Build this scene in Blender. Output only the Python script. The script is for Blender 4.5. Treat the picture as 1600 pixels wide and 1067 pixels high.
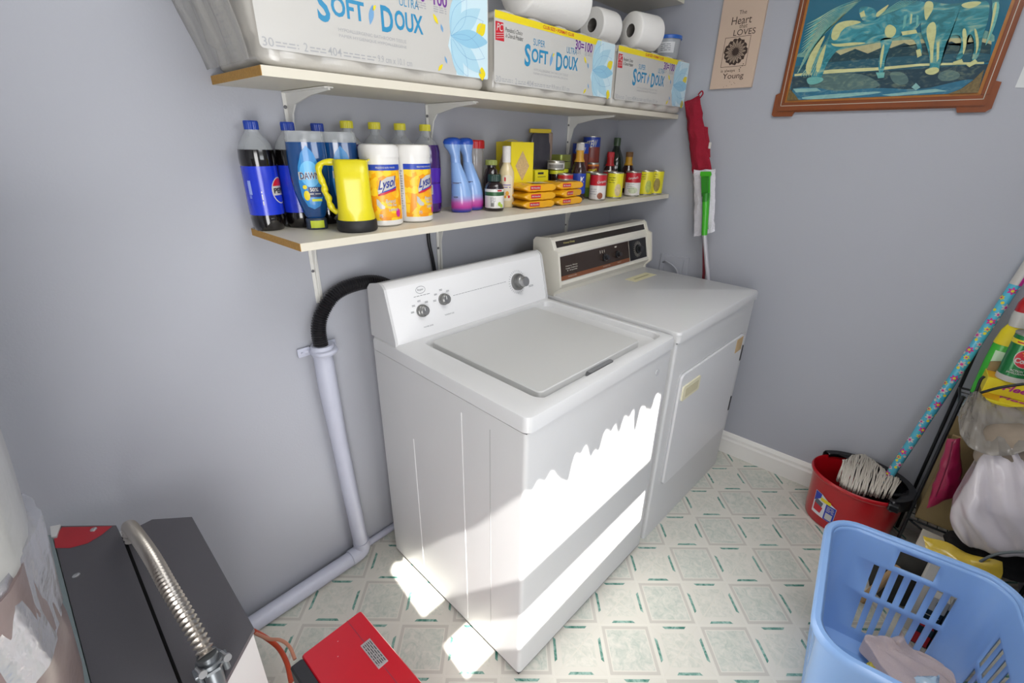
import bpy, bmesh, math, random
from mathutils import Vector, Matrix, noise
random.seed(7); noise.seed_set(7)
PI = math.pi
S = bpy.context.scene
for o in list(bpy.data.objects): bpy.data.objects.remove(o)
C = S.collection

# ---------------------------------------------------------------- camera
CAM = Vector((-0.6597, -1.2991, 1.434))
FW = Vector((0.68287566, 0.61505163, -0.39419833))
RT = Vector((0.67390974, -0.73866306, 0.01491796))
UP = Vector((0.28200443, 0.27584121, 0.91890431))
FPX = 721.23
cd = bpy.data.cameras.new('camera'); cam = bpy.data.objects.new('camera', cd); C.objects.link(cam)
cd.sensor_width = 36; cd.sensor_fit = 'HORIZONTAL'; cd.lens = FPX/1600*36; cd.clip_start = 0.02
cam.matrix_world = Matrix(((RT.x, UP.x, -FW.x, CAM.x), (RT.y, UP.y, -FW.y, CAM.y), (RT.z, UP.z, -FW.z, CAM.z), (0, 0, 0, 1)))
S.camera = cam
S.view_settings.view_transform = 'Standard'; S.view_settings.look = 'None'
S.view_settings.gamma = 1; S.view_settings.use_curve_mapping = False
S.view_settings.exposure = 0.16

# ---------------------------------------------------------------- light
wd = bpy.data.worlds.new('sky'); S.world = wd; wd.use_nodes = True
wb = wd.node_tree.nodes['Background']; wb.inputs[0].default_value = (0.75, 0.85, 1, 1); wb.inputs[1].default_value = 2.0
sl = bpy.data.lights.new('sun', 'SUN'); sl.energy = 22; sl.angle = 0.009; sl.color = (1, 0.97, 0.92)
so = bpy.data.objects.new('sun', sl); C.objects.link(so); so.location = (0, -5, 6)
so.rotation_euler = Vector((0.135, 1, -1.12)).to_track_quat('-Z', 'Y').to_euler()
def area(name, loc, aim, sx, sy, e, col=(1, 1, 1)):
    l = bpy.data.lights.new(name, 'AREA'); l.shape = 'RECTANGLE'; l.size = sx; l.size_y = sy; l.energy = e; l.color = col
    o = bpy.data.objects.new(name, l); C.objects.link(o); o.location = loc
    o.rotation_euler = (Vector(aim)-Vector(loc)).to_track_quat('-Z', 'Y').to_euler(); return o
area('window_daylight', (0.11, -1.93, 1.63), (0.2, -0.5, 1.0), 0.8, 0.62, 5, (0.97, 0.98, 1))
area('added_hall_fill', (-1.11, -2.02, 0.85), (-0.6, -0.6, 0.6), 0.76, 1.6, 31, (1, 0.99, 0.985))  # added soft fill from behind left, lifts the washer side and back wall
area('added_ceiling_fill', (0.25, -1.3, 2.33), (0.25, -1.3, 0), 0.9, 0.9, 8.5, (1, 0.99, 0.97))  # added overhead fill for floor and machine tops, no known lamp

# ---------------------------------------------------------------- helpers
def px(u, v): return FW*FPX + RT*(u-800) - UP*(v-533.5)
def atx(u, v, X): q = px(u, v); return CAM + q*((X-CAM.x)/q.x)
def aty(u, v, Y): q = px(u, v); return CAM + q*((Y-CAM.y)/q.y)
def atz(u, v, Z): q = px(u, v); return CAM + q*((Z-CAM.z)/q.z)
def lin(h):
    h = h.lstrip('#'); r = []
    for i in (0, 2, 4):
        c = int(h[i:i+2], 16)/255; r.append(c/12.92 if c <= 0.04045 else ((c+0.055)/1.055)**2.4)
    return (*r, 1)
MATS = {}
def M(name, col='#808080', rough=.5, metal=0, alpha=1, bump=0, bscale=60, var=0, vscale=4, coat=0, trans=0, spec=.5):
    if name in MATS: return MATS[name]
    m = bpy.data.materials.new(name); m.use_nodes = True; nt = m.node_tree; b = nt.nodes['Principled BSDF']
    c = lin(col); b.inputs['Base Color'].default_value = c; b.inputs['Roughness'].default_value = rough
    b.inputs['Metallic'].default_value = metal; b.inputs['Alpha'].default_value = alpha
    b.inputs['Coat Weight'].default_value = coat; b.inputs['Coat Roughness'].default_value = .12
    b.inputs['Transmission Weight'].default_value = trans; b.inputs['Specular IOR Level'].default_value = spec
    tc = nt.nodes.new('ShaderNodeTexCoord')
    if var:
        n = nt.nodes.new('ShaderNodeTexNoise'); n.inputs['Scale'].default_value = vscale; n.inputs['Detail'].default_value = 5
        nt.links.new(tc.outputs['Object'], n.inputs['Vector'])
        mx = nt.nodes.new('ShaderNodeMix'); mx.data_type = 'RGBA'; mx.inputs[6].default_value = tuple(x*(1-var) for x in c[:3])+(1,)
        mx.inputs[7].default_value = tuple(min(1, x*(1+var)) for x in c[:3])+(1,)
        nt.links.new(n.outputs['Fac'], mx.inputs[0]); nt.links.new(mx.outputs[2], b.inputs['Base Color'])
    if bump:
        n = nt.nodes.new('ShaderNodeTexNoise'); n.inputs['Scale'].default_value = bscale; n.inputs['Detail'].default_value = 4
        nt.links.new(tc.outputs['Object'], n.inputs['Vector'])
        bp = nt.nodes.new('ShaderNodeBump'); bp.inputs['Strength'].default_value = bump; bp.inputs['Distance'].default_value = .004
        nt.links.new(n.outputs['Fac'], bp.inputs['Height']); nt.links.new(bp.outputs['Normal'], b.inputs['Normal'])
    MATS[name] = m; return m
def K(h, rough=.45): return M('paint_'+h.strip('#'), h, rough)

def obj(name, bm, mat, parent=None, smooth=None, loc=None, rotz=0):
    me = bpy.data.meshes.new(name); bmesh.ops.recalc_face_normals(bm, faces=bm.faces) if not getattr(bm, 'norecalc', False) else None
    bm.to_mesh(me); bm.free()
    for m in (mat if isinstance(mat, (list, tuple)) else [mat]): me.materials.append(m)
    if smooth is not None:
        for p in me.polygons: p.use_smooth = True
        try: me.set_sharp_from_angle(angle=math.radians(smooth))
        except Exception: pass
    o = bpy.data.objects.new(name, me); C.objects.link(o)
    if parent: o.parent = parent
    if loc: o.location = loc
    if rotz: o.rotation_euler.z = rotz
    return o
def tag(o, label, cat, group=None, kind=None):
    o['label'] = label; o['category'] = cat
    if group: o['group'] = group
    if kind: o['kind'] = kind
    return o
def thing(name, label, cat, loc=(0, 0, 0), rotz=0, group=None):
    o = bpy.data.objects.new(name, None); C.objects.link(o); o.empty_display_size = .05
    o.location = loc; o.rotation_euler = (0, 0, rotz); return tag(o, label, cat, group)
def struct(name, bm, m, **k):
    o = obj(name, bm, m, **k); o['kind'] = 'structure'; return o
def dup(root, loc, rotz=None, label=None, group=None):
    def cp(o, par):
        n = o.copy(); C.objects.link(n); n.parent = par
        for ch in list(o.children):
            if ch is not n: cp(ch, n)
        return n
    kids = list(root.children); r = root.copy(); C.objects.link(r); r.location = loc
    if rotz is not None: r.rotation_euler.z = rotz
    if label: r['label'] = label
    if group: r['group'] = group
    for k in kids: cp(k, r)
    return r
def B(): return bmesh.new()
def abox(bm, x0, x1, y0, y1, z0, z1, bev=0, seg=2):
    r = bmesh.ops.create_cube(bm, size=1); vs = r['verts']
    for v in vs: v.co = Vector(((x0+x1)/2+v.co.x*(x1-x0), (y0+y1)/2+v.co.y*(y1-y0), (z0+z1)/2+v.co.z*(z1-z0)))
    if bev:
        es = list({e for v in vs for e in v.link_edges})
        bmesh.ops.bevel(bm, geom=es, offset=bev, segments=seg, affect='EDGES', profile=.5)
    return bm
def box(*a, bev=0, seg=2): return abox(B(), *a, bev=bev, seg=seg)
def aprism(bm, poly, fn, t0, t1):
    """polygon (list of 2D) extruded; fn(u,v,t)->3D"""
    a = [bm.verts.new(fn(u, v, t0)) for u, v in poly]; b = [bm.verts.new(fn(u, v, t1)) for u, v in poly]
    n = len(poly); bm.faces.new(a[::-1]); bm.faces.new(b)
    for i in range(n): bm.faces.new((a[i], a[(i+1) % n], b[(i+1) % n], b[i]))
    return bm
def prism(poly, fn, t0, t1): return aprism(B(), poly, fn, t0, t1)
def alathe(bm, prof, seg=32, cx=0, cy=0, sx=1, sy=1, caps=True, a0=0, a1=2*PI, z=0):
    full = abs(a1-a0-2*PI) < 1e-6; n = seg if full else seg+1; rings = []
    for r, h in prof:
        rings.append([bm.verts.new((cx+sx*r*math.cos(a0+(a1-a0)*i/seg), cy+sy*r*math.sin(a0+(a1-a0)*i/seg), h+z)) for i in range(n)])
    for k in range(len(rings)-1):
        for i in range(seg):
            j = (i+1) % n; bm.faces.new((rings[k][i], rings[k][j], rings[k+1][j], rings[k+1][i]))
    if caps and full:
        if prof[0][0] > 1e-5: bm.faces.new(rings[0][::-1])
        if prof[-1][0] > 1e-5: bm.faces.new(rings[-1])
    return bm
def lathe(prof, **k): return alathe(B(), prof, **k)
def cat(pts, n):
    pts = [Vector(p) for p in pts]; P = [pts[0]*2-pts[1]]+pts+[pts[-1]*2-pts[-2]]; out = []
    for i in range(1, len(P)-2):
        for k in range(n):
            t = k/n; a, b, c, d = P[i-1], P[i], P[i+1], P[i+2]
            out.append(.5*((2*b)+(c-a)*t+(2*a-5*b+4*c-d)*t*t+(3*b-a-3*c+d)*t**3))
    out.append(P[-2]); return out
def atube(bm, pts, r, seg=10, n=0, rf=None, flat=1):
    p = cat(pts, n) if n else [Vector(q) for q in pts]; rings = []; up = Vector((0, 0, 1)); L = len(p)
    prev = None
    for i, q in enumerate(p):
        t = (p[min(i+1, L-1)]-p[max(i-1, 0)]).normalized()
        if prev is None:
            s = t.cross(up); s = t.cross(Vector((1, 0, 0))) if s.length < .05 else s
        else: s = prev-t*prev.dot(t)
        s.normalize(); prev = s; w = t.cross(s)
        rr = rf(i/(L-1)) if rf else r
        rings.append([bm.verts.new(q+(s*math.cos(2*PI*k/seg)+w*math.sin(2*PI*k/seg)*flat)*rr) for k in range(seg)])
    for i in range(L-1):
        for k in range(seg): bm.faces.new((rings[i][k], rings[i][(k+1) % seg], rings[i+1][(k+1) % seg], rings[i+1][k]))
    bm.faces.new(rings[0][::-1]); bm.faces.new(rings[-1]); return bm
def tube(pts, r, **k): return atube(B(), pts, r, **k)
def corrug(pts, r, amp, pitch):
    p = cat(pts, 30); L = sum((p[i+1]-p[i]).length for i in range(len(p)-1)); n = int(L/pitch*6)
    # resample evenly
    out = [p[0]]; acc = 0; step = L/n; j = 0; need = step
    for i in range(len(p)-1):
        d = (p[i+1]-p[i]).length
        while acc+d >= need and len(out) < n: out.append(p[i].lerp(p[i+1], (need-acc)/d)); need += step
        acc += d
    out.append(p[-1]); N = len(out)-1
    return tube(out, r, seg=20, rf=lambda t: r+amp*math.cos(2*PI*(t*N/6)))
def lump(x0, x1, y0, y1, z0, z1, cuts, fn, bev=0):
    bm = B(); r = bmesh.ops.create_cube(bm, size=2)
    bmesh.ops.subdivide_edges(bm, edges=bm.edges[:], cuts=cuts, use_grid_fill=True)
    for v in bm.verts:
        p = v.co.copy()
        if bev:                              # rounded box
            q = Vector([max(-1+bev, min(1-bev, c)) for c in p]); d = p-q
            if d.length > 1e-6: p = q+d.normalized()*bev
        s = Vector(((x0+x1)/2+p.x*(x1-x0)/2, (y0+y1)/2+p.y*(y1-y0)/2, (z0+z1)/2+p.z*(z1-z0)/2))
        v.co = fn(s, p)
    return bm
# --- lettering -------------------------------------------------
def tmesh(s, h, bold=0, w=None, res=3):
    c = bpy.data.curves.new('t', 'FONT'); c.body = s; c.size = 1; c.align_x = 'CENTER'; c.align_y = 'CENTER'; c.offset = bold; c.resolution_u = res
    o = bpy.data.objects.new('t', c); me = o.to_mesh(); vs = [v.co.copy() for v in me.vertices]; fs = [tuple(p.vertices) for p in me.polygons]
    o.to_mesh_clear(); bpy.data.objects.remove(o); bpy.data.curves.remove(c)
    xs = [v.x for v in vs]; ys = [v.y for v in vs]; cx = (min(xs)+max(xs))/2; cy = (min(ys)+max(ys))/2
    sy = h/(max(ys)-min(ys)); sx = sy if w is None else w/(max(xs)-min(xs))
    return [((v.x-cx)*sx, (v.y-cy)*sy) for v in vs], fs
def atext(bm, s, h, fn, bold=0, w=None, at=(0, 0), shear=0):
    vs, fs = tmesh(s, h, bold, w); q = [bm.verts.new(fn(u+at[0]+v*shear, v+at[1])) for u, v in vs]
    for f in fs:
        try: bm.faces.new([q[i] for i in f])
        except ValueError: pass
    return bm
def text(name, s, h, mat, parent, fn, **k):
    bm = atext(B(), s, h, fn, **k); bm.normal_update(); return obj(name, bm, mat, parent)
def plane(o, ux, uy, off=.0007):
    o, ux, uy = Vector(o), Vector(ux), Vector(uy); n = ux.cross(uy).normalized()
    return lambda u, v: o+ux*u+uy*v+n*off
def cyl(r, ang, z, off=.0007, lean=0): return lambda u, v: Vector(((r+off)*math.cos(ang+u/r), (r+off)*math.sin(ang+u/r), z+v))
def poly(bm, pts, fn):
    f = bm.faces.new([bm.verts.new(fn(u, v)) for u, v in pts]); return f
def decal(name, polys, mat, parent, fn):
    bm = B()
    for p in polys: poly(bm, p, fn)
    bmesh.ops.triangulate(bm, faces=bm.faces[:]); return obj(name, bm, mat, parent)
def rc(x0, x1, y0, y1): return [(x0, y0), (x1, y0), (x1, y1), (x0, y1)]
def ell(cx, cy, a, b, n=24, rot=0):
    return [(cx+a*math.cos(t)*math.cos(rot)-b*math.sin(t)*math.sin(rot), cy+a*math.cos(t)*math.sin(rot)+b*math.sin(t)*math.cos(rot)) for t in (2*PI*i/n for i in range(n))]
def patch(r, a0, a1, z0, z1, seg=16, r1=None, off=.0005):
    return lathe([(r+off, z0), ((r1 or r)+off, z1)], seg=seg, a0=a0, a1=a1, caps=False)
def cpoly(bm, pts, fn, step=.004):
    """polygon cut into strips so that it can follow a curved label"""
    t = B(); f = t.faces.new([t.verts.new((u, v, 0)) for u, v in pts]); us = [p[0] for p in pts]; x = min(us)+step
    while x < max(us)-1e-6:
        bmesh.ops.bisect_plane(t, geom=t.verts[:]+t.edges[:]+t.faces[:], plane_co=(x, 0, 0), plane_no=(1, 0, 0)); x += step
    mp = {v: bm.verts.new(fn(v.co.x, v.co.y)) for v in t.verts}
    for f in t.faces: bm.faces.new([mp[v] for v in f.verts])
    t.free(); return bm
def cdecal(name, polys, mat, parent, fn, step=.004):
    bm = B()
    for p in polys: cpoly(bm, p, fn, step)
    return obj(name, bm, mat, parent)
def camang(x, y, add=0): return math.atan2(CAM.y-y, CAM.x-x)+add
def sq(x0, x1, y, n=9, a=.0012):
    """thin squiggle bar standing for a line of tiny print"""
    return rc(x0, x1, y-a, y+a)
def wordbars(x0, x1, y, a, seed=1):
    rnd = random.Random(seed); out = []; x = x0
    while x < x1-.002:
        w = rnd.uniform(.35, 1)*a*9; e = min(x+w, x1); out.append(rc(x, e, y-a/2, y+a/2)); x = e+a*1.6
    return out

XR = 1.535; YF = -1.865; XL = -1.72; ZC = 2.42
# ================================================================ SETTING
m_wall = M('wall_paint', '#A9ABB3', .55, bump=.08, bscale=180, var=.02, vscale=1.5)
m_wallr = m_wall
m_white = M('white_trim', '#E4E3DF', .4)
# floor vinyl ------------------------------------------------------
def floor_mat():
    m = bpy.data.materials.new('patterned_vinyl'); m.use_nodes = True; nt = m.node_tree; L = nt.links; b = nt.nodes['Principled BSDF']
    geo = nt.nodes.new('ShaderNodeNewGeometry'); sep = nt.nodes.new('ShaderNodeSeparateXYZ'); L.new(geo.outputs['Position'], sep.inputs[0])
    def mt(op, a, c=None, d=None):
        n = nt.nodes.new('ShaderNodeMath'); n.operation = op
        for i, x in enumerate((a, c, d)):
            if x is None: continue
            if isinstance(x, (int, float)): n.inputs[i].default_value = x
            else: L.new(x, n.inputs[i])
        return n.outputs[0]
    s = .161; ox, oy = .743, -1.086; ux, uy = .676/s, -.737/s; vx, vy = -.737/s, -.676/s
    X, Y = sep.outputs[0], sep.outputs[1]
    u = mt('ADD', mt('MULTIPLY', mt('SUBTRACT', X, ox), ux), mt('MULTIPLY', mt('SUBTRACT', Y, oy), uy))
    v = mt('ADD', mt('MULTIPLY', mt('SUBTRACT', X, ox), vx), mt('MULTIPLY', mt('SUBTRACT', Y, oy), vy))
    fu, fv = mt('FLOORED_MODULO', u, 1), mt('FLOORED_MODULO', v, 1)
    par = mt('FLOORED_MODULO', mt('ADD', mt('FLOOR', u), mt('FLOOR', v)), 2)      # 0 framed, 1 star
    au, av = mt('ABSOLUTE', mt('SUBTRACT', fu, .5)), mt('ABSOLUTE', mt('SUBTRACT', fv, .5))
    mxx = mt('MAXIMUM', au, av); mn = mt('MINIMUM', au, av); e = mt('SUBTRACT', .5, mxx)
    def band(x, a, c): return mt('MULTIPLY', mt('GREATER_THAN', x, a), mt('LESS_THAN', x, c))
    diag = mt('LESS_THAN', mt('SUBTRACT', mxx, mn), .018)
    nz = nt.nodes.new('ShaderNodeTexNoise'); nz.inputs['Scale'].default_value = 38; nz.inputs['Detail'].default_value = 8; nz.inputs['Roughness'].default_value = .7
    nz.inputs['Distortion'].default_value = 1.2
    L.new(geo.outputs['Position'], nz.inputs['Vector'])
    def ramp(x, stops):
        r = nt.nodes.new('ShaderNodeValToRGB'); L.new(x, r.inputs[0]); el = r.color_ramp.elements
        el[0].position, el[0].color = stops[0][0], lin(stops[0][1]); el[1].position, el[1].color = stops[1][0], lin(stops[1][1])
        for p, c in stops[2:]: q = el.new(p); q.color = lin(c)
        return r.outputs[0]
    marble = ramp(nz.outputs['Fac'], [(.34, '#B3BCB2'), (.64, '#D5D3C9'), (.5, '#C8CAC0')])
    marble2 = ramp(nz.outputs['Fac'], [(.34, '#C1C4B9'), (.62, '#D8D5CB')])
    green = ramp(nz.outputs['Fac'], [(.4, '#3C7869'), (.6, '#93B3A8')])
    def mix(f, a, c):
        n = nt.nodes.new('ShaderNodeMix'); n.data_type = 'RGBA'; L.new(f, n.inputs[0])
        for i, x in ((6, a), (7, c)):
            if isinstance(x, str): n.inputs[i].default_value = lin(x)
            else: L.new(x, n.inputs[i])
        return n.outputs[2]
    framed = mix(band(e, .035, .095), marble, '#C2BEB5')
    framed = mix(band(e, .095, .115), framed, '#D6D3C9'); framed = mix(mt('LESS_THAN', e, .035), framed, '#D5D2C8')
    star = mix(band(e, .17, 1), '#D4D1C7', marble2)
    star = mix(mt('MULTIPLY', diag, mt('GREATER_THAN', e, .02)), star, '#D3D0C5')
    star = mix(band(e, .165, .178), star, '#D3D0C5')
    taper = mt('LESS_THAN', mt('ADD', mn, mt('MULTIPLY', e, .9)), .27)
    star = mix(mt('MULTIPLY', band(e, .035, .085), taper), star, green)
    star = mix(mt('LESS_THAN', e, .012), star, '#D8D5CB')
    col = mix(par, framed, star); L.new(col, b.inputs['Base Color']); b.inputs['Roughness'].default_value = .38
    b.inputs['Specular IOR Level'].default_value = .35
    return m
bm = box(XL-.1, XR+.1, YF-.1, .1, -.06, 0); abox(bm, XL-.1, -.5, -3.2, YF-.1, -.06, 0)
struct('floor', bm, floor_mat())
bm = box(XL-.1, XR+.1, YF-.1, .1, ZC, ZC+.06); abox(bm, XL-.1, -.5, -3.2, YF-.1, ZC, ZC+.06)  # second slab roofs the added hall against the sun
struct('ceiling', bm, M('ceiling_paint', '#DDDDDB', .8))
struct('wall_back', box(XL-.1, XR+.1, 0, .1, 0, ZC), m_wall)
struct('wall_right', box(XR, XR+.1, YF-.1, 0, 0, ZC), m_wallr)
struct('wall_left', box(XL-.1, XL, YF-.1, 0, 0, ZC), m_wall)
wx0, wx1, wz0, wz1 = -.285, .509, 1.335, 2.06
bm = box(-.72, wx0, YF-.1, YF, 0, ZC); abox(bm, XL, -1.5, YF-.1, YF, 0, ZC); abox(bm, -1.5, -.72, YF-.1, YF, 2.03, ZC); abox(bm, wx1, XR, YF-.1, YF, 0, ZC); abox(bm, wx0, wx1, YF-.1, YF, 0, wz0); abox(bm, wx0, wx1, YF-.1, YF, wz1, ZC)  # left gap is an added opening for the fill light
struct('wall_front', bm, m_wall)
bm = box(XL, -.6, -3.2, -3.1, 0, ZC); abox(bm, -.6, -.5, -3.2, YF-.1, 0, ZC); abox(bm, XL-.1, XL, -3.2, YF-.1, 0, ZC); struct('wall_sun_blocker', bm, m_wall)  # unseen hall walls, added to keep sun out of the doorway
bm = box(-1.57, -1.5, YF-.105, YF+.012, 0, 2.03); abox(bm, -.72, -.65, YF-.105, YF+.012, 0, 2.03); abox(bm, -1.57, -.65, YF-.105, YF+.012, 2.03, 2.1); struct('door_added_for_fill', bm, m_white)  # frame of the doorway added for the fill light
bm = box(wx0-.05, wx0, YF-.02, YF+.015, wz0-.05, wz1+.05); abox(bm, wx1, wx1+.05, YF-.02, YF+.015, wz0-.05, wz1+.05)
abox(bm, wx0-.05, wx1+.05, YF-.02, YF+.03, wz0-.05, wz0); abox(bm, wx0-.05, wx1+.05, YF-.02, YF+.015, wz1, wz1+.05)
abox(bm, wx0, wx1, YF-.03, YF-.005, 1.535, 1.65)
struct('window_1', bm, m_white)
# right baseboard: moulded profile along y
pr = [(0, 0), (-.016, 0), (-.016, .075), (-.012, .085), (-.012, .098), (-.006, .112), (0, .115)]
struct('baseboard_right', prism(pr, lambda u, v, t: Vector((XR+u, t, v)), YF, 0), M('baseboard_paint', '#E9E7E2', .35))
struct('trim_1', tube([(-.055, -.014, .016), (.7, -.014, .016)], .013, seg=10), M('lavender_pipe_paint', '#B9BBCB', .4, var=.04, vscale=30), smooth=60)

# curtain valance with fringed lower edge hanging in the window
bm = B(); n = 120; prev = None
edge = [(0, .672), (0.121, 0.67), (0.15, 0.689), (0.252, 0.687), (0.269, 0.666), (0.285, 0.63), (0.315, 0.625), (0.341, 0.688), (0.388, 0.685), (0.41, 0.645), (0.45, 0.642), (0.469, 0.687), (0.53, 0.681), (0.543, 0.655), (0.558, 0.658), (0.576, 0.685), (0.629, 0.684), (0.642, 0.617), (0.659, 0.607), (0.668, 0.668), (0.697, 0.679), (0.718, 0.641), (0.744, 0.643), (0.76, 0.675), (0.8, 0.68)]
def ez(x):
    for (a, za), (b, zb) in zip(edge, edge[1:]):
        if a <= x <= b: return za+(zb-za)*(x-a)/(b-a)
    return edge[-1][1]
for i in range(n+1):
    x = i/n*.83-.018; y = YF+.03+.008*math.sin(i*.9)
    z = ez(max(0, min(.79, x+.004)))+1.232-.034
    a = bm.verts.new((wx0+x, y, z)); b = bm.verts.new((wx0+x, y, wz1+.09))
    if prev: bm.faces.new((prev[0], a, b, prev[1]))
    prev = (a, b)
v = obj('curtain_valance', bm, M('valance_cloth', '#E8E4DC', .8), smooth=60)
md = v.modifiers.new('thick', 'SOLIDIFY'); md.thickness = .003
tag(v, 'cream valance with a scalloped fringed hem across the top of the window', 'curtain')
t = thing('added_fill_lamp', 'added flat square white fill lamp above the middle of the room', 'lamp', (.25, -1.3, ZC))  # unseen fixture added to carry the overhead fill
obj('housing', box(-.47, .47, -.47, .47, -.05, 0, bev=.01), M('fill_lamp_housing', '#EEEEEE', .4), t)
mm = bpy.data.materials.new('fill_lamp_glow'); mm.use_nodes = True
mm.node_tree.nodes['Principled BSDF'].inputs['Emission Color'].default_value = (1, 1, 1, 1); mm.node_tree.nodes['Principled BSDF'].inputs['Emission Strength'].default_value = 1.5
obj('diffuser', box(-.44, .44, -.44, .44, -.058, -.0505, bev=.003), mm, t)
# ================================================================ WASHER
m_enam = M('white_enamel', '#D3D3D3', .28, coat=.2)
m_enam2 = M('white_enamel_panel', '#CDCDCD', .4, var=.01, vscale=3)
m_dark = M('dark_gap', '#3A3A3C', .6)
m_chrome = M('brushed_chrome', '#B9B9B9', .28, metal=.9)
m_chrome2 = M('dark_chrome', '#8A8A88', .3, metal=.85)
m_print = M('grey_print', '#6F7275', .6)
def rrect(x0, x1, y0, y1, r, n=6):
    o = []
    for cx, cy, a in ((x1-r, y1-r, 0), (x0+r, y1-r, 90), (x0+r, y0+r, 180), (x1-r, y0+r, 270)):
        for k in range(n+1): t = math.radians(a+90*k/n); o.append((cx+r*math.cos(t), cy+r*math.sin(t)))
    return o
def loft(levels, cap0=True, cap1=True):
    bm = B(); R = [[bm.verts.new((x, y, z)) for x, y in ring] for ring, z in levels]
    for a, b in zip(R, R[1:]):
        for i in range(len(a)): bm.faces.new((a[i], a[(i+1) % len(a)], b[(i+1) % len(a)], b[i]))
    if cap0: bm.faces.new(R[0][::-1])
    if cap1: bm.faces.new(R[-1])
    return bm
W = .686; D = .654; ZS = .844; ZT = .887
w = thing('washing_machine', 'white top-loading washing machine with a grey dial console, sunlit on its front', 'washing machine', (0, -.753, 0), -.0357)
bm = loft([(rrect(0, W, 0, D, .012), .012), (rrect(0, W, 0, D, .012), ZS-.003)]); obj('cabinet', bm, m_enam2, w, smooth=40)
bm = B()
for lx in (.155, .355, .53):     # pressed ribs and seams on the left side panel
    pass
abox(bm, -.0012, .001, .225, .2275, .03, .8); abox(bm, -.0012, .001, .46, .4625, .03, .6)
obj('side_rib', bm, M('rib_enamel', '#E6E6E6', .3), w)
obj('side_seam', box(-.0006, .001, .118, .1195, .03, .8), M('seam_shadow_line', '#A2A2A2', .5), w)
obj('foot_rail', box(.004, W-.004, .004, D-.004, 0.001, .012), m_dark, w)
obj('seam_gasket', box(.003, W-.003, .003, D-.003, ZS-.004, ZS+.002), m_dark, w)
# top with recessed basin
lv = [(rrect(-.003, W+.003, -.006, D, .02), ZS+.001), (rrect(-.003, W+.003, -.006, D, .02), ZT-.014), (rrect(-.0005, W, -.003, D-.003, .02), ZT-.004), (rrect(.008, W-.008, .006, D-.01, .022), ZT),
      (rrect(.078, W-.022, .026, .508, .035), ZT), (rrect(.081, W-.026, .029, .505, .034), ZT-.003), (rrect(.086, W-.032, .034, .50, .03), ZT-.019)]
obj('top_deck', loft(lv), m_enam, w, smooth=28)
lid = obj('lid', loft([(rrect(.101, .565, .052, .484, .014), ZT-.0185), (rrect(.101, .565, .052, .484, .014), ZT-.0015), (rrect(.103, .563, .054, .482, .012), ZT+.001)]), M('lid_enamel', '#C3C3C1', .42), w, smooth=25)
# finger notch in the front edge of the lid recess
bm = loft([(rrect(.285, .40, .036, .060, .011), ZT-.0182), (rrect(.287, .398, .036, .0505, .007), ZT-.006)])
obj('finger_notch', bm, M('notch_grey', '#77787A', .6), lid)
obj('badge_dot', lathe([(.011, 0), (.011, .002), (.0, .0025)], seg=24), M('faint_badge', '#BEBEC0', .4), w)
bd = [c for c in w.children if c.name.startswith('badge_dot')][0]; bd.location = (.603, 0, .784); bd.rotation_euler = (PI/2, 0, 0)
# console
pr = [(.655, ZT-.002), (.650, 1.035), (.636, 1.05), (.585, 1.062), (.572, 1.057), (.562, 1.047), (.527, .905), (.525, ZT-.002)]
co = obj('console', prism(pr, lambda u, v, t: Vector((t, u, v)), .012, W-.012), M('console_white', '#E2E2E3', .35), w, smooth=25)
for x0, x1 in ((.004, .012), (W-.012, W-.004)):
    p2 = [(.657, ZT-.002), (.652, 1.037), (.637, 1.052), (.584, 1.064), (.570, 1.059), (.559, 1.049), (.523, .905), (.521, ZT-.002)]
    obj('end_cap', prism(p2, lambda u, v, t: Vector((t, u, v)), x0, x1), M('end_cap_grey', '#C9C9CA', .4), co, smooth=25)
# face plane
Pa, Pb = Vector((0, .527, .905)), Vector((0, .562, 1.047)); fu = (Pb-Pa).normalized(); fn_ = Vector((1, 0, 0)).cross(fu)
def face(cx, t): return plane(Pa+fu*t+Vector((cx, 0, 0)), (1, 0, 0), fu, .0006)
def knob(cx, t, r, dep, name, ring, cap, capr):
    q = Matrix.Translation(Pa+fu*t+Vector((cx, 0, 0))) @ fn_.to_track_quat('Z', 'Y').to_matrix().to_4x4()
    a = obj(name, lathe([(r, 0), (r, dep*.35), (r*.93, dep*.45), (capr*1.08, dep*.5), (capr, dep*.95), (capr*.9, dep), (0, dep)], seg=36), ring, co, smooth=35); a.matrix_local = q
    b = obj('knob_cap', lathe([(capr*.86, dep), (capr*.8, dep*1.04), (0, dep*1.02)], seg=30), cap, a, smooth=35)
    obj('pointer', box(-.0018, .0018, 0, capr*.8, dep*1.0, dep*1.09), cap, a); return a
def wl(u, v): # pixel -> console coordinates
    return u, v
knob(.115, .063, .019, .022, 'water_level_knob', m_chrome2, m_chrome, .0145)
knob(.200, .080, .018, .022, 'temperature_knob', m_chrome2, m_chrome, .0145)
kd = knob(.533, .072, .030, .030, 'timer_dial', m_chrome2, M('olive_ring', '#9A9884', .4), .0205)
obj('dial_centre', lathe([(.018, .030), (.0175, .044), (.016, .046), (0, .0465)], seg=32), m_chrome, kd, smooth=35)
bm = B(); f = face(.125, .125)
for i in range(28):
    a0, a1 = 2*PI*i/28, 2*PI*(i+1)/28
    poly(bm, [(.016*math.cos(a0), .010*math.sin(a0)), (.016*math.cos(a1), .010*math.sin(a1)), (.0172*math.cos(a1), .0112*math.sin(a1)), (.0172*math.cos(a0), .0112*math.sin(a0))], f)
atext(bm, 'Roper', .008, f, .01); obj('emblem', bm, m_print, co)
bm = B()
for p in wordbars(-.028, .03, -.017, .0016, 3): poly(bm, p, f)
atext(bm, 'WATER LEVEL', .004, face(.128, .012)); atext(bm, 'TEMPERATURE', .004, face(.213, .03))
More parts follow.
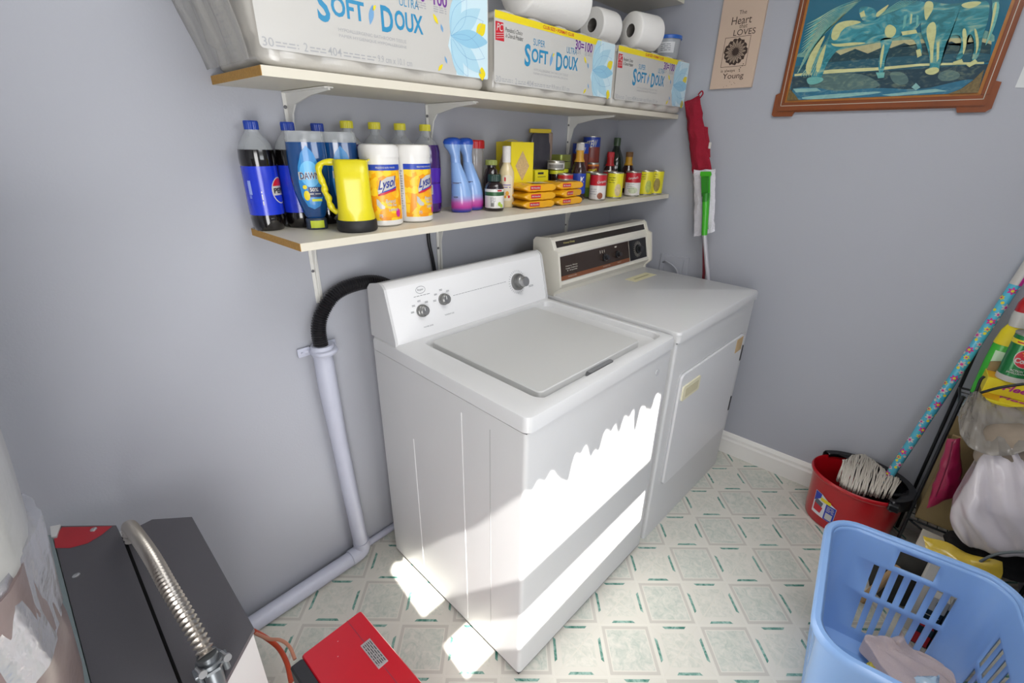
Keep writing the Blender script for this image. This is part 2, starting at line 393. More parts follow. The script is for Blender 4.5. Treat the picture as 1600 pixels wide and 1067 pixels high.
for p in wordbars(-.125, .115, 0, .0013, 5): poly(bm, p, face(.365, .083))
for cx, t in ((.115, .063), (.200, .080)):
    for a in (180, 140, 95, 45): 
        p = (.032*math.cos(math.radians(a)), .028*math.sin(math.radians(a)))
        for y in (0, .003): poly(bm, rc(p[0]-.006, p[0]+.005, p[1]+y, p[1]+y+.0014), face(cx, t))
for a in range(0, 360, 12):
    if 330 < a or a < 10: continue
    ca, sa = math.cos(math.radians(a)), math.sin(math.radians(a)); 
    poly(bm, [(.036*ca-.0006*sa, .036*sa+.0006*ca), (.043*ca-.0006*sa, .043*sa+.0006*ca), (.043*ca+.0006*sa, .043*sa-.0006*ca), (.036*ca+.0006*sa, .036*sa-.0006*ca)], face(.533, .072))
for y in (0, .004): poly(bm, rc(.055, .08, -.03+y, -.0284+y), face(.533, .072))
obj('printed_markings', bm, m_print, co)

# ================================================================ DRYER
m_cream = M('cream_plastic', '#DAD6CA', .4); DW = .70; DD = .635; DZ = .887
d = thing('clothes_dryer', 'white front-loading clothes dryer with a dark brown control panel, in the corner', 'dryer', (.7139, -.779, 0), -.0436)
obj('cabinet', loft([(rrect(0, DW, 0, DD, .01), .2), (rrect(0, DW, 0, DD, .01), .848)]), m_enam2, d, smooth=40)
obj('toe_panel', loft([(rrect(.004, DW-.004, .003, DD-.01, .01), .001), (rrect(.004, DW-.004, .003, DD-.01, .01), .198)]), m_enam2, d, smooth=40)
obj('top_gap', box(.002, DW-.002, .001, DD-.01, .845, .852), m_dark, d)
obj('top_panel', loft([(rrect(-.004, DW+.004, -.008, DD, .014), .85), (rrect(-.004, DW+.004, -.008, DD, .014), .878), (rrect(0, DW, -.004, DD, .014), .885), (rrect(.006, DW-.006, .003, DD, .014), DZ)]), M('dryer_enamel', '#CDCDCD', .28, coat=.2), d, smooth=30)
def dl(u, v, t): return Vector((u, t, v))
do = obj('door', aprism(B(), rrect(.062, .63, .245, .712, .02), dl, -.012, 0), M('door_enamel', '#D9D9DA', .35), d, smooth=30)
bm = aprism(B(), rrect(.058, .634, .241, .716, .022), dl, -.004, .0005); obj('door_rim', bm, M('door_gap', '#B9B9BB', .5), do)
hd = obj('door_handle', aprism(B(), rrect(.078, .215, .607, .665, .008), dl, -.017, -.011), M('aged_cream_plastic', '#E2DCBE', .4), do)
obj('handle_recess', aprism(B(), rrect(.098, .2, .617, .653, .006), dl, -.0176, -.0168), M('cream_recess', '#CFC7A4', .5), hd)
st = obj('sticker', box(.55, .615, -.0135, -.0118, .645, .705), M('aged_brown_sticker', '#C4A77C', .7, var=.3, vscale=30), do)
for z in (.62, .37): obj('hinge', box(.632, .642, -.014, 0, z-.035, z+.035), m_dark, do)
# console: cream, overhanging top strip
pr = [(.635, DZ-.001), (.635, 1.088), (.625, 1.1), (.562, 1.105), (.552, 1.098), (.538, 1.063), (.535, 1.055), (.53, 1.05), (.503, .93), (.525, .905), (.53, DZ-.001)]
dc = obj('console', prism(pr, dl2 := (lambda u, v, t: Vector((t, u, v))), .004, DW-.006), m_cream, d, smooth=20)
for x0, x1 in ((-.001, .01), (DW-.012, DW-.001)):
    p2 = [(.638, DZ-.001), (.638, 1.09), (.626, 1.103), (.56, 1.108), (.548, 1.1), (.532, 1.064), (.512, 1.055), (.494, .94), (.494, .925), (.52, .9), (.522, DZ-.001)]
    obj('end_cap', prism(p2, dl2, x0, x1), m_cream, dc, smooth=20)
def pl2(a, b):
    a, b = Vector((0, *a)), Vector((0, *b)); q = (b-a).normalized(); return a, q, (b-a).length
A1, q1, L1 = pl2((.538, 1.063), (.552, 1.098)); A2, q2, L2 = pl2((.503, .93), (.53, 1.05))
def f1(cx, t, off=.0008): return plane(A1+q1*t+Vector((cx, 0, 0)), (1, 0, 0), q1, off)
def f2(cx, t, off=.0008): return plane(A2+q2*t+Vector((cx, 0, 0)), (1, 0, 0), q2, off)
decal('top_strip', [rc(-.325, .325, .006, .031)], M('dark_brown_panel', '#2C2521', .25), dc, f1(.35, 0))
text('lettering', 'Heavy Duty', .009, M('pale_gold_print', '#B7AE6C', .5), dc, f1(.105, .0185, .0014), bold=.01, w=.07)
bd_ = decal('panel_border', [rc(-.328, .328, .012, .112)], M('silver_trim', '#D6D4CE', .3, metal=.4), dc, f2(.345, 0, .0004))
decal('control_panel', [rc(-.322, .322, .016, .108)], M('dark_brown_panel2', '#33261F', .22), dc, f2(.345, 0, .0009))
decal('copper_stripe', [rc(-.322, .170, .016, .033)], M('copper_stripe', '#7A4628', .35), dc, f2(.345, 0, .0013))
decal('timer_plate', [rc(.178, .318, .018, .106)], M('black_plate', '#17171A', .3), dc, f2(.345, 0, .0013))
bm = B()
for i, s in enumerate(('Heavy Duty', 'Large Capacity', '3 Cycle')):
    atext(bm, s, .0055, f2(.095, .067-i*.009, .0015), .01, w=.075-.01*(i == 2))
for cx, s in ((.092, 'WRINKLE GUARD'), (.33, 'TEMPERATURE'), (.43, 'START')): atext(bm, s, .0045, f2(cx, .026, .0018), w=min(.055, .006*len(s)))
for cx in (.293, .308, .323): poly(bm, rc(-.0018, .0018, -.006, .006), f2(cx, .09, .0015))
poly(bm, rc(-.008, .008, -.003, .003), f2(.41, .096, .0015)); poly(bm, rc(-.0012, .0012, .016, .108), f2(.515, 0, .0018))
for a in range(20, 350, 15):
    ca, sa = math.cos(math.radians(a)), math.sin(math.radians(a)); 
    poly(bm, [(.022*ca-.0007*sa, .022*sa+.0007*ca), (.036*ca-.0007*sa, .036*sa+.0007*ca), (.036*ca+.0007*sa, .036*sa-.0007*ca), (.022*ca+.0007*sa, .022*sa-.0007*ca)], f2(.59, .062, .0018))
obj('printed_markings', bm, M('pale_print', '#CFC9BC', .5), dc)
n2 = Vector((1, 0, 0)).cross(q2)
for cx, t_, r, nm in ((.322, .062, .0155, 'cycle_knob'), (.418, .062, .0155, 'start_knob'), (.592, .062, .02, 'timer_knob')):
    a = obj(nm, lathe([(r, 0), (r, .008), (r*.7, .01), (r*.66, .022), (0, .0225)], seg=26), M('black_knob', '#1B1C20', .25, coat=.5), dc, smooth=35)
    a.matrix_local = Matrix.Translation(A2+q2*t_+Vector((cx, 0, 0))) @ n2.to_track_quat('Z', 'Y').to_matrix().to_4x4()
lb = obj('instruction_label', box(.42, .60, .41, .465, DZ-.001, DZ+.0008), M('yellowed_label', '#D9D3AE', .6, var=.08, vscale=40), d)
obj('label_stripe', box(.45, .575, .43, .441, DZ+.0008, DZ+.0012), M('label_olive', '#ABA57E', .6), lb)
# grey felt lump by right foot
bm = lump(-.018, .018, -.015, .015, 0, .05, 6, lambda s, p: s+noise.noise_vector(s*60)*.01, bev=.8)
tag(obj('lint_tuft', bm, M('yellow_lint', '#C9C58A', .9, bump=.6, bscale=200), None, smooth=60, loc=(1.475, -.62, 0)), 'small pale yellow tuft of lint on the floor by the dryer corner', 'lint')

# ================================================================ DRAIN
m_pipe = M('lavender_painted_pipe', '#B9BCCB', .38, var=.05, vscale=25, bump=.05)
t = thing('drain_pipe', 'lavender painted drain pipe standing on the back wall left of the washer', 'pipe', (-.1, -.035, 0))
pt = [(-.006, 0, .872), (-.004, 0, .7), (.01, 0, .35), (.022, -.004, .05)]
obj('standpipe', tube(pt, .026, seg=24, n=8, rf=lambda k: .031 if k < .05 else .026+.003*math.sin(min(1, k*2)*PI)), m_pipe, t, smooth=40)
bm = tube([(.022, -.004, .075), (.021, -.006, .045), (.006, -.008, .034), (-.03, -.010, .033)], .029, seg=24, n=6); obj('elbow', bm, m_pipe, t, smooth=50)
obj('floor_run', tube([(-.02, -.010, .031), (-.3, -.012, .031), (-.46, -.012, .031)], .0265, seg=24), m_pipe, t, smooth=50)
bm = tube([(.045, .013, .0), (.05, .013, .05)], .001, seg=4); bm.free()
bm = B()
atube(bm, [(-.043+.0, .030, .853), (-.030, .02, .854), (-.028, -.025, .855), (0, -.036, .856), (.024, -.022, .857), (.028, .02, .858), (.04, .030, .858)], .009, seg=8, n=6, flat=1)
alathe(bm, [(.030, .842), (.034, .848), (.034, .868), (.030, .874)], seg=24, cx=-.005)
for x0, x1 in ((-.068, -.03), (.02, .052)): abox(bm, x0, x1, .024, .031, .841, .869, bev=.003)
cl = obj('pipe_clamp', bm, m_pipe, t, smooth=40)
for x in (-.056, .044): obj('screw', lathe([(.004, 0), (.003, .003), (0, .004)], seg=10), m_pipe, cl, loc=(x, .024, .855)).rotation_euler = (PI/2, 0, 0)
hs = corrug([(-.106, -.037, .845), (-.108, -.037, .92), (-.09, -.038, .97), (-.045, -.040, 1.018), (.02, -.042, 1.035), (.09, -.045, 1.03), (.15, -.05, 1.0)], .0195, .0022, .0068)
tag(obj('drain_hose', hs, M('black_rubber', '#1E1D20', .35), None, smooth=60), 'black corrugated hose arching from the lavender drain pipe to behind the washer', 'hose')
bm = tube([(.335, -.008, 1.2), (.335, -.008, 1.12), (.343, -.012, 1.06), (.352, -.012, 1.0), (.36, -.012, .9)], .0065, seg=8, n=6)
tag(obj('power_cable', bm, M('black_cable', '#16161A', .4), None, smooth=60), 'black power cable hanging on the wall behind the washer console', 'cable')
t = thing('wall_outlet', 'wall outlet plate painted wall colour, low behind the dryer top', 'outlet', (XR, -.385, .9))
obj('plate', box(-.006, 0, -.075, .07, -.06, .045, bev=.003), m_wall, t)
obj('socket_face', box(-.009, -.006, -.05, .045, -.045, .03, bev=.002), m_wall, t)
bm = tube([(0, .06, .0), (-.02, .03, .012), (-.025, -.02, -.01), (-.02, -.04, -.05)], .004, seg=6, n=5); obj('cord', bm, m_wall, t)

# ================================================================ SHELVES
m_mel = M('cream_melamine', '#D2CCBC', .42, var=.015, vscale=6); m_pb = M('particle_board', '#A9803F', .85, var=.35, vscale=220, bump=.4, bscale=220)
m_brk = M('white_bracket_metal', '#DAD9D4', .35)
def shelf(name, label, z, x0, y0, y1, bx, blen, drop, edge='#E6E2D8'):
    t = thing(name, label, 'shelf', (x0, 0, z))
    ang = math.atan2(y1-y0, XR-.005-x0)
    bm = prism([(0, -.0005), (0, y0), (XR-.006-x0, y1), (XR-.006-x0, -.0005)], lambda u, v, w_: Vector((u, v, w_)), -.018, 0)
    obj('board', bm, m_mel, t)
    obj('raw_board_end', prism([(-.0012, -.001), (-.0012, y0+.0005), (0, y0+.0005), (0, -.001)], lambda u, v, w_: Vector((u, v, w_)), -.0175, -.0005), m_pb, t)
    proto = None
    for x, tip in zip(bx, blen):
        L = tip
        if proto is None:
            bm = B()
            # L profile with curved corner, tapering arms (in y-z), thickness in x
            pf = [(0, 0), (-L, 0), (-L, -.008), (-L*.6, -.014), (-.045, -.03), (-.026, -.05), (-.012, -.1), (-.008, -drop), (0, -drop)]
            aprism(bm, pf, lambda u, v, w_: Vector((w_, u, v)), -.0022, .0022)
            abox(bm, -.011, .011, -.003, 0, -drop, -.002, bev=.001); abox(bm, -.011, .011, -L, -.0, -.004, -.0005, bev=.001)
            b = obj('bracket', bm, m_brk, t, loc=(x-x0, -.001, -.0185))
            for zz in (-.035, -drop*.55): 
                s = obj('screw', lathe([(.0045, 0), (.0035, .0025), (0, .003)], seg=10), M('screw_grey', '#77777A', .4, metal=.6), b, loc=(-.007, -.003, zz)); s.rotation_euler = (PI/2, 0, 0)
            proto = b
        else:
            b = proto.copy(); C.objects.link(b); b.location = (x-x0, -.001, -.0185)
            for c in list(proto.children): q = c.copy(); C.objects.link(q); q.parent = b
    return t
SU, SL = 1.563, 1.225
shelf('wall_shelf', 'upper cream wall shelf carrying the big toilet paper packs', SU, -.24, -.275, -.304, (-.079, .366, 1.125), (.22,)*3, .185)
shelf('wall_shelf', 'lower cream wall shelf carrying bottles, wipes and cans', SL, -.221, -.274, -.312, (-.075, .385, 1.147), (.215,)*3, .215)
t = thing('wall_shelf', 'topmost wall shelf, only its underside showing above the loose paper rolls', 'shelf', (1.0, 0, 1.995))
obj('board', prism([(-.9, -.001), (-.9, -.25), (.525, -.262), (.525, -.001)], lambda u, v, w_: Vector((u, v, w_)), -.018, 0), m_mel, t)
# ================================================================ TOILET PAPER PACKS
m_poly = M('clear_wrap_white', '#BDB9B1', .22, bump=.7, bscale=22, var=.05, vscale=8, coat=.4)
m_label = M('pack_print_white', '#BFBDB8', .3, bump=.12, bscale=18, coat=.3)
m_yel = M('band_yellow', '#E3CE1E', .35, coat=.2); m_red = M('emblem_red', '#C2202E', .35); m_tblue = M('letter_blue', '#2E86B0', .35)
m_pur = M('letter_purple', '#6F2F8C', .35); m_gry = M('letter_grey', '#A3A4A6', .5); m_blk = M('letter_black', '#2A2A2C', .5)
m_fl1 = M('petal_blue', '#A9CEDD', .35, coat=.3); m_fl2 = M('petal_pale', '#C6DDE5', .35, coat=.3); m_sblue = M('petal_dark', '#6E9CC4', .4)
def leaf(cx, cy, a, b, rot): # pointed petal
    o = []
    for i in range(17):
        t_ = i/16; x = -a+2*a*t_; o.append((x, b*math.sin(PI*t_)))
    for i in range(15, 0, -1):
        t_ = i/16; x = -a+2*a*t_; o.append((x, -b*math.sin(PI*t_)))
    c_, s_ = math.cos(rot), math.sin(rot); return [(cx+x*c_-y*s_, cy+x*s_+y*c_) for x, y in o]
def pack(label, x0, x1, yf0, yf1, H, bulge=0, sq_=1):
    Wd = x1-x0; ang = math.atan2(yf1-yf0, Wd)
    t = thing('toilet_paper_pack', label, 'toilet paper', (x0, yf0, SU+.001), ang, 'toilet paper packs on the upper shelf')
    Dp = -yf0-.012
    def fn(s, p):
        q = s.copy(); u = (s.x/Wd)
        if abs(p.z) > .8:               # scalloped roll tops and bottoms
            a = abs(math.sin(u*PI*5)); q.z += (1 if p.z > 0 else -0)*(-.022*(1-a)**1.5)
        if p.z < -.55 and p.y < -.8: q.y += .012*(1-abs(math.sin(u*PI*5)))*min(1, (-.55-p.z)*6)
        if p.z > -.5 and p.x < -.9 and bulge: q.x -= bulge*(s.z/H)**.8*(.4+.6*max(0, p.y*.5+.5))
        n_ = noise.noise_vector(s*14)*.004
        if p.y > -.7: q += n_
        return q
    Bd = obj('wrapped_rolls', lump(.004, Wd-.004, 0.0, Dp, 0, H, 22, fn, bev=.14), m_poly, t, smooth=60)
    # printed front
    f = plane((0, -.0008, 0), (1, 0, 0), (0, 0, 1), .0004); f2_ = plane((0, -.0008, 0), (1, 0, 0), (0, 0, 1), .0009); f3_ = plane((0, -.0008, 0), (1, 0, 0), (0, 0, 1), .0013)
    X = lambda u: (u*.925-.048)*Wd; XF = lambda u: u*Wd; XW = lambda u: u*.925*Wd; Z = lambda v: v*H
    pr_ = decal('printed_front', [rrect(XF(.004), XF(.99), Z(.125), Z(.95), .008)], m_label, t, f)
    decal('yellow_band', [rc(XF(.008), XF(.84), Z(.865), Z(.95))], m_yel, pr_, f2_)
    text('lettering', 'CLUB SIZE • FORMAT CLUB', .0085*sq_**0, m_red, pr_, lambda u, v: f3_(u+X(.55), v+Z(.91)), bold=.02, w=XW(.27))
    decal('emblem', [[(X(.065), Z(.62)), (X(.125), Z(.62)), (X(.118), Z(.83)), (X(.065), Z(.83))]], m_red, pr_, f2_)
    bm = B()
    for i, s in enumerate(('PC',)): atext(bm, s, .018, lambda u, v: f3_(u+X(.095), v+Z(.77)), .01, w=XW(.04), shear=.2)
    for k in range(3): poly(bm, [(X(.07), Z(.64+k*.025)), (X(.12), Z(.66+k*.025)), (X(.12), Z(.666+k*.025)), (X(.07), Z(.646+k*.025))], f3_)
    obj('emblem_lines', bm, m_label, pr_)
    bm = B(); atext(bm, "President's Choice", .011, lambda u, v: f2_(u+X(.195), v+Z(.765)), 0, w=XW(.125), shear=.35)
    atext(bm, 'le Choix du Président', .011, lambda u, v: f2_(u+X(.2), v+Z(.70)), 0, w=XW(.125), shear=.35); obj('lettering', bm, m_blk, pr_)
    bm = B(); atext(bm, 'SUPER', .017, lambda u, v: f2_(u+X(.39), v+Z(.70)), .0, w=XW(.095)); atext(bm, 'ULTRA', .017, lambda u, v: f2_(u+X(.675), v+Z(.70)), 0, w=XW(.095))
    for s, h, uc, wv in (('S', .06, .30, .048), ('OFT', .038, .398, .135), ('D', .052, .565, .055), ('OUX', .04, .67, .14)):
        atext(bm, s, h*.94, lambda u, v, uc=uc, s=s: f2_(u+X(uc), v+Z(.52 if s in 'SD' else .535)), .028, w=XW(wv))
    obj('lettering', bm, m_tblue, pr_)
    decal('leaf_mark', [leaf(X(.495), Z(.53), .02, .006, 1.3)], m_sblue, pr_, f2_); decal('leaf_mark', [leaf(X(.51), Z(.59), .008, .003, .9)], m_yel, pr_, f2_)
    bm = B(); atext(bm, '30=100', .026, lambda u, v: f2_(u+X(.79), v+Z(.80)), .02, w=XW(.17)); obj('lettering', bm, m_pur, pr_)
    bm = B()
    for k in range(3):
        for p in wordbars(X(.71), X(.76), Z(.73-k*.02), .0022, k)+wordbars(X(.80), X(.87), Z(.73-k*.02), .0022, k+9): poly(bm, p, f2_)
    atext(bm, 'HYPOALLERGENIC BATHROOM TISSUE', .0065, lambda u, v: f2_(u+X(.5), v+Z(.36)), 0, w=XW(.30)); atext(bm, 'PAPIER HYGIENIQUE HYPOALLERGENE', .0065, lambda u, v: f2_(u+X(.5), v+Z(.31)), 0, w=XW(.30))
    for s, h, uc, wv in (('30', .015, .085, .038), ('2', .015, .215, .015), ('404', .015, .325, .055), ('9.9 cm x 10.1 cm', .013, .59, .165)):
        atext(bm, s, h, lambda u, v, uc=uc: f2_(u+X(uc), v+Z(.175)), .005, w=XW(wv))
    for a_, b_ in ((.11, .19), (.23, .29), (.36, .45), (.46, .5)):
        for p in wordbars(X(a_), X(b_), Z(.18), .0022, 4)+wordbars(X(a_), X(b_), Z(.155), .0022, 6): poly(bm, p, f2_)
    obj('lettering', bm, m_gry, pr_)
    cx, cz = .845, .50; sx = Wd
    decal('flower_art', [rc(XF(.80), XF(.985), Z(.13), Z(.94)), [(XF(.76), Z(.40)), (XF(.80), Z(.2)), (XF(.80), Z(.75))]], m_fl2, pr_, f2_)
    bx_p, bz_p = XF(.775), Z(.50)
    def fan(L_, w_, r_): return [(min(max(a, XF(.75)), XF(.984)), min(max(b, Z(.135)), Z(.94))) for a, b in leaf(bx_p+L_/2*math.cos(r_), bz_p+L_/2*math.sin(r_), L_/2, w_, r_)]
    for e_i, (L_, w_, r_) in enumerate(((.11, .017, 1.25), (.11, .016, -1.2), (.125, .022, .62), (.125, .022, -.62), (.13, .020, .02))):
        decal('petal', [fan(L_, w_, r_)], m_fl1 if e_i != 4 else M('petal_mid', '#8FC0D8', .35, coat=.3), pr_, plane((0, -.0008, 0), (1, 0, 0), (0, 0, 1), .0010+.0001*e_i))
    decal('petal', [leaf(XF(.73), Z(.55), .009, .0035, 1.9), leaf(XF(.745), Z(.26), .009, .003, 2.0)], m_sblue, pr_, f3_)
    decal('petal', [leaf(XF(.70), Z(.62), .012, .0045, 2.2), leaf(XF(.715), Z(.18), .011, .004, .8), leaf(XF(.945), Z(.62), .022, .014, .7), leaf(XF(.95), Z(.18), .016, .012, 1.6)], m_yel, pr_, f3_)
    # line art of the flower
    bm = B()
    for L0_, w0_, r0_ in ((.10, .02, 1.0), (.12, .024, .4), (.12, .024, -.3), (.10, .02, -1.0)):
        L_ = fan(L0_, w0_, r0_)
        for (a, b), (c_, e_) in zip(L_, L_[1:]):
            n_ = Vector((-(e_-b), c_-a)); 
            if n_.length < 1e-6: continue
            n_ = n_.normalized()*.00035
            bm.faces.new([bm.verts.new(plane((0, -.0008, 0), (1, 0, 0), (0, 0, 1), .0017)(*q)) for q in ((a-n_.x, b-n_.y), (c_-n_.x, e_-n_.y), (c_+n_.x, e_+n_.y), (a+n_.x, b+n_.y))])
    obj('flower_outline', bm, m_sblue, pr_)
    return t
H = .205
p1 = pack('large toilet paper pack at the left end of the upper shelf, wrap bulging past it', -.235, .365, -.268, -.278, .225, bulge=.05)
p2_ = pack('toilet paper pack in the middle of the upper shelf, under the long paper roll', .385, .99, -.272, -.284, H)
p3 = pack('toilet paper pack at the right end of the upper shelf, by the corner', 1.0, 1.526, -.285, -.325, H, sq_=.85)
# end panel of the first pack: grey seal text, folded loose plastic
fe = plane((.0, .145, .045), (0, -1, 0), (-.16, 0, .98), .006)
bm = B()
for k in range(6):
    for q in wordbars(-.045, .045, .052-k*.0125, .0035, k+20): poly(bm, q, fe)
for q in (rc(-.05, .05, .062, .063), rc(-.05, .05, -.02, -.019)): poly(bm, q, fe)
obj('end_lettering', bm, M('blurred_grey_print', '#8E8D8C', .6), p1)
bm = B(); prev = None
for i in range(24):
    y = .02+.25*i/23; w_ = .007*math.sin(i*.8)+.006*math.sin(i*2.3+1); ring = []
    for k in range(10):
        z_ = .01+.23*k/9; w_ += .003*math.sin(k*1.3+i*.6); x_ = -.014-.06*(k/9)**1.2-(i/23)**2*.02*(k/9)+w_*(.3+.7*k/9)*.8; ring.append(bm.verts.new((x_, y, z_)))
    if prev:
        for a in range(9): bm.faces.new((prev[a], prev[a+1], ring[a+1], ring[a]))
    prev = ring
pf = obj('loose_plastic', bm, M('clear_film', '#C4C2BC', .15, bump=.8, bscale=25, alpha=.38, coat=.5), p1, smooth=80); pf.modifiers.new('t', 'SOLIDIFY').thickness = .0006

# ---- loose rolls and tub on top of packs
m_tis = M('white_tissue', '#E7E5E1', .8, bump=.25, bscale=120); m_core = M('cardboard_core', '#6B6762', .8)
def proll(name, label, cx, cy, cz, r, L, yaw, core=.022, tilt=0):
    t = thing(name, label, 'paper roll', (cx, cy, cz), yaw, 'loose paper rolls on the packs')
    bm = B(); sg = 36
    alathe(bm, [(core, 0), (r*.93, 0), (r*.985, .004), (r, .01), (r, L-.01), (r*.985, L-.004), (r*.93, L), (core, L), (core, 0)], seg=sg, caps=False)
    for v in bm.verts: v.co = Vector((v.co.z, v.co.x, v.co.y))
    obj('tissue', bm, m_tis, t, smooth=50)
    bm = B(); alathe(bm, [(core, .002), (core, L-.002)], seg=24, caps=False)
    alathe(bm, [(core-.0015, .002), (core-.0015, L-.002)], seg=24, caps=False)
    for v in bm.verts: v.co = Vector((v.co.z, v.co.x, v.co.y))
    obj('core', bm, m_core, t, smooth=50); return t
ZP = SU+H+.001
proll('toilet_roll', 'loose toilet roll lying end-on beside the blue-lidded tub', 1.165, -.232, ZP+.064, .062, .125, -.25)
proll('toilet_roll', 'loose toilet roll set back between the long roll and the one by the tub', 1.005, -.165, ZP+.064, .058, .11, -.1)
proll('paper_towel_roll', 'long white paper roll lying on the middle toilet paper pack', .52, -.235, ZP+.073, .07, .28, .0, core=.024)
t = thing('plastic_tub', 'clear round tub with a blue lid on the right toilet paper pack', 'tub', (1.455, -.245, ZP))
obj('tub_body', lathe([(.045, 0), (.047, .003), (.053, .072)], seg=36), M('frosted_tub', '#B9BDC0', .2, alpha=.75), t, smooth=40)
obj('tub_lid', lathe([(.057, .07), (.057, .082), (.054, .084), (0, .084)], seg=36), M('lid_blue', '#2E63B8', .3), t, smooth=40)
a = camang(1.455, -.245, -.1); obj('tub_label', patch(.0485, a-.7, a+.7, .02, .058, r1=.052), M('tub_label', '#CBCDCF', .5), t)
cdecal('lettering', [q for k in range(4) for q in wordbars(-.02, .02, .012-k*.007, .0022, k)], M('tub_print', '#7D8084', .5), t, cyl(.051, a, .038, .0012))

# ================================================================ LOWER SHELF: BOTTLES
Z0 = SL+.0008
m_cola = M('dark_cola', '#0E0A0B', .08, coat=.8); m_clear = M('clear_plastic', '#D5DADD', .08, alpha=.35, coat=.6)
m_cap = M('blue_cap', '#1B3FA0', .3); m_pblue = M('cola_label_blue', '#1A35C2', .25, coat=.3, var=.15, vscale=60)
def cap_(bm_r, h, z): # ridged cap
    bm = B(); seg = 48; prof = [(1, 0), (1, .82), (.93, 1), (0, 1)]
    rings = []
    for r_, hh in prof[:-1]: rings.append([bm.verts.new(((bm_r*r_+(.0004 if i % 2 else -.0004))*math.cos(2*PI*i/seg), (bm_r*r_+(.0004 if i % 2 else -.0004))*math.sin(2*PI*i/seg), z+h*hh)) for i in range(seg)])
    for a_, b_ in zip(rings, rings[1:]):
        for i in range(seg): bm.faces.new((a_[i], a_[(i+1) % seg], b_[(i+1) % seg], b_[i]))
    bm.faces.new(rings[0][::-1]); bm.faces.new(rings[-1]); return bm
x, y = -.192, -.046
c1_ = thing('soda_bottle', 'blue-labelled cola bottle standing furthest left on the lower shelf', 'bottle', (x, y, Z0), camang(x, y), 'cola bottles on the lower shelf')
r = .043
obj('liquid_body', lathe([(.026, .004), (.033, 0), (.038, .012), (.039, .03), (.0375, .036), (.0385, .04), (.0385, .148), (.040, .156), (.040, .168), (.0385, .186)], seg=40), m_cola, c1_, smooth=35)
obj('clear_shoulder', lathe([(.0385, .186), (.034, .200), (.026, .213), (.017, .222), (.014, .228), (.0145, .232)], seg=36), m_clear, c1_, smooth=50)
obj('screw_cap', cap_(.0155, .019, .229), m_cap, c1_)
lb = obj('label', patch(.0388, -PI, PI, .038, .150, seg=48), m_pblue, c1_, smooth=60)
ca = 1.12
cdecal('emblem_ring', [ell(0, 0, .0245, .031)], m_label, lb, cyl(.0388, ca, .094, .001))
cdecal('emblem_red', [[(-.0225*math.cos(t_), .0285*math.sin(t_)) for t_ in (PI*i/16 for i in range(17)) if math.sin(t_) > .25]], m_red, lb, cyl(.0388, ca, .094, .0014))
cdecal('emblem_blue', [[(-.0225*math.cos(t_), -.0285*math.sin(t_)) for t_ in (PI*i/16 for i in range(17)) if math.sin(t_) > .25]], m_pblue, lb, cyl(.0388, ca, .094, .0014))
text('lettering', 'PEPSI', .0125, m_blk, lb, lambda u, v: cyl(.0388, ca, .094, .0018)(u, v), bold=.035, w=.04)
cdecal('small_print', [rc(-.005, .001, -.02+k*.004, -.018+k*.004) for k in range(9)]+[rc(-.004, .004, -.012, .02)], M('pale_blue_print', '#8FA2DE', .5), lb, cyl(.0388, -.75, .098, .001))
cdecal('small_print', wordbars(-.016, .016, 0, .002, 3), m_label, lb, lambda u, v: cyl(.0388, -.1, .078, .001)(v, u))
dup(c1_, (-.110, -.052, Z0), camang(-.118, -.075, 1.7), 'cola bottle half hidden behind the left dish soap bottle', None)
dup(c1_, (-.030, -.044, Z0), camang(-.045, -.048, -1.6), 'cola bottle showing only its cap between the two dish soap bottles', None)

# dish soap (stands on its wide cap)
m_soap = M('blue_dish_soap', '#12457E', .1, coat=.9); m_soapl = M('soap_label', '#2E86C8', .3, coat=.3)
x, y = -.104, -.120
ds = thing('dish_soap_bottle', 'blue dish soap bottle standing upside down, left of the yellow jug', 'bottle', (x, y, Z0), camang(x, y)+PI/2, 'upside-down dish soap bottles')
obj('flat_cap', lathe([(.022, 0), (.024, .002), (.024, .024), (.022, .027)], seg=32, sx=1.05, sy=.75), M('soap_cap', '#3C4656', .3), ds, smooth=40)
obj('cap_sticker', rc_ := lathe([(.0246, .004), (.0246, .022)], seg=14, sx=1.05, sy=.75, a0=-PI/2-.6, a1=-PI/2+.75, caps=False), M('sticker_lime', '#C8D63A', .5), ds)
prof = [(.020, .027), (.024, .032), (.033, .06), (.040, .09), (.044, .12), (.0455, .15), (.045, .18), (.0440, .204)]
obj('liquid_body', lathe(prof, seg=44, sx=1, sy=.55), m_soap, ds, smooth=40)
obj('clear_base', lathe([(.0440, .204), (.0437, .222), (.041, .228), (.0, .228)], seg=44, sx=1, sy=.55), m_clear, ds, smooth=40)
def dsmap(u, v): # on the elliptic front
    z_ = .125+v; k = 0
    for (r0, z0_), (r1_, z1_) in zip(prof, prof[1:]):
        if z0_ <= z_ <= z1_: k = r0+(r1_-r0)*(z_-z0_)/(z1_-z0_)
    k = k or .03; s_ = max(-.98, min(.98, u/k)); return Vector((u, -(k*.55)*math.sqrt(1-s_*s_)-.0012, z_))
o8 = [(-.0, .072), (.014, .055), (.024, .025), (.027, -.01), (.024, -.045), (.014, -.068), (0, -.075), (-.014, -.068), (-.024, -.045), (-.027, -.01), (-.024, .025), (-.014, .055)]
def off(fn, e): return lambda u, v: fn(u, v)+Vector((0, -e, 0))
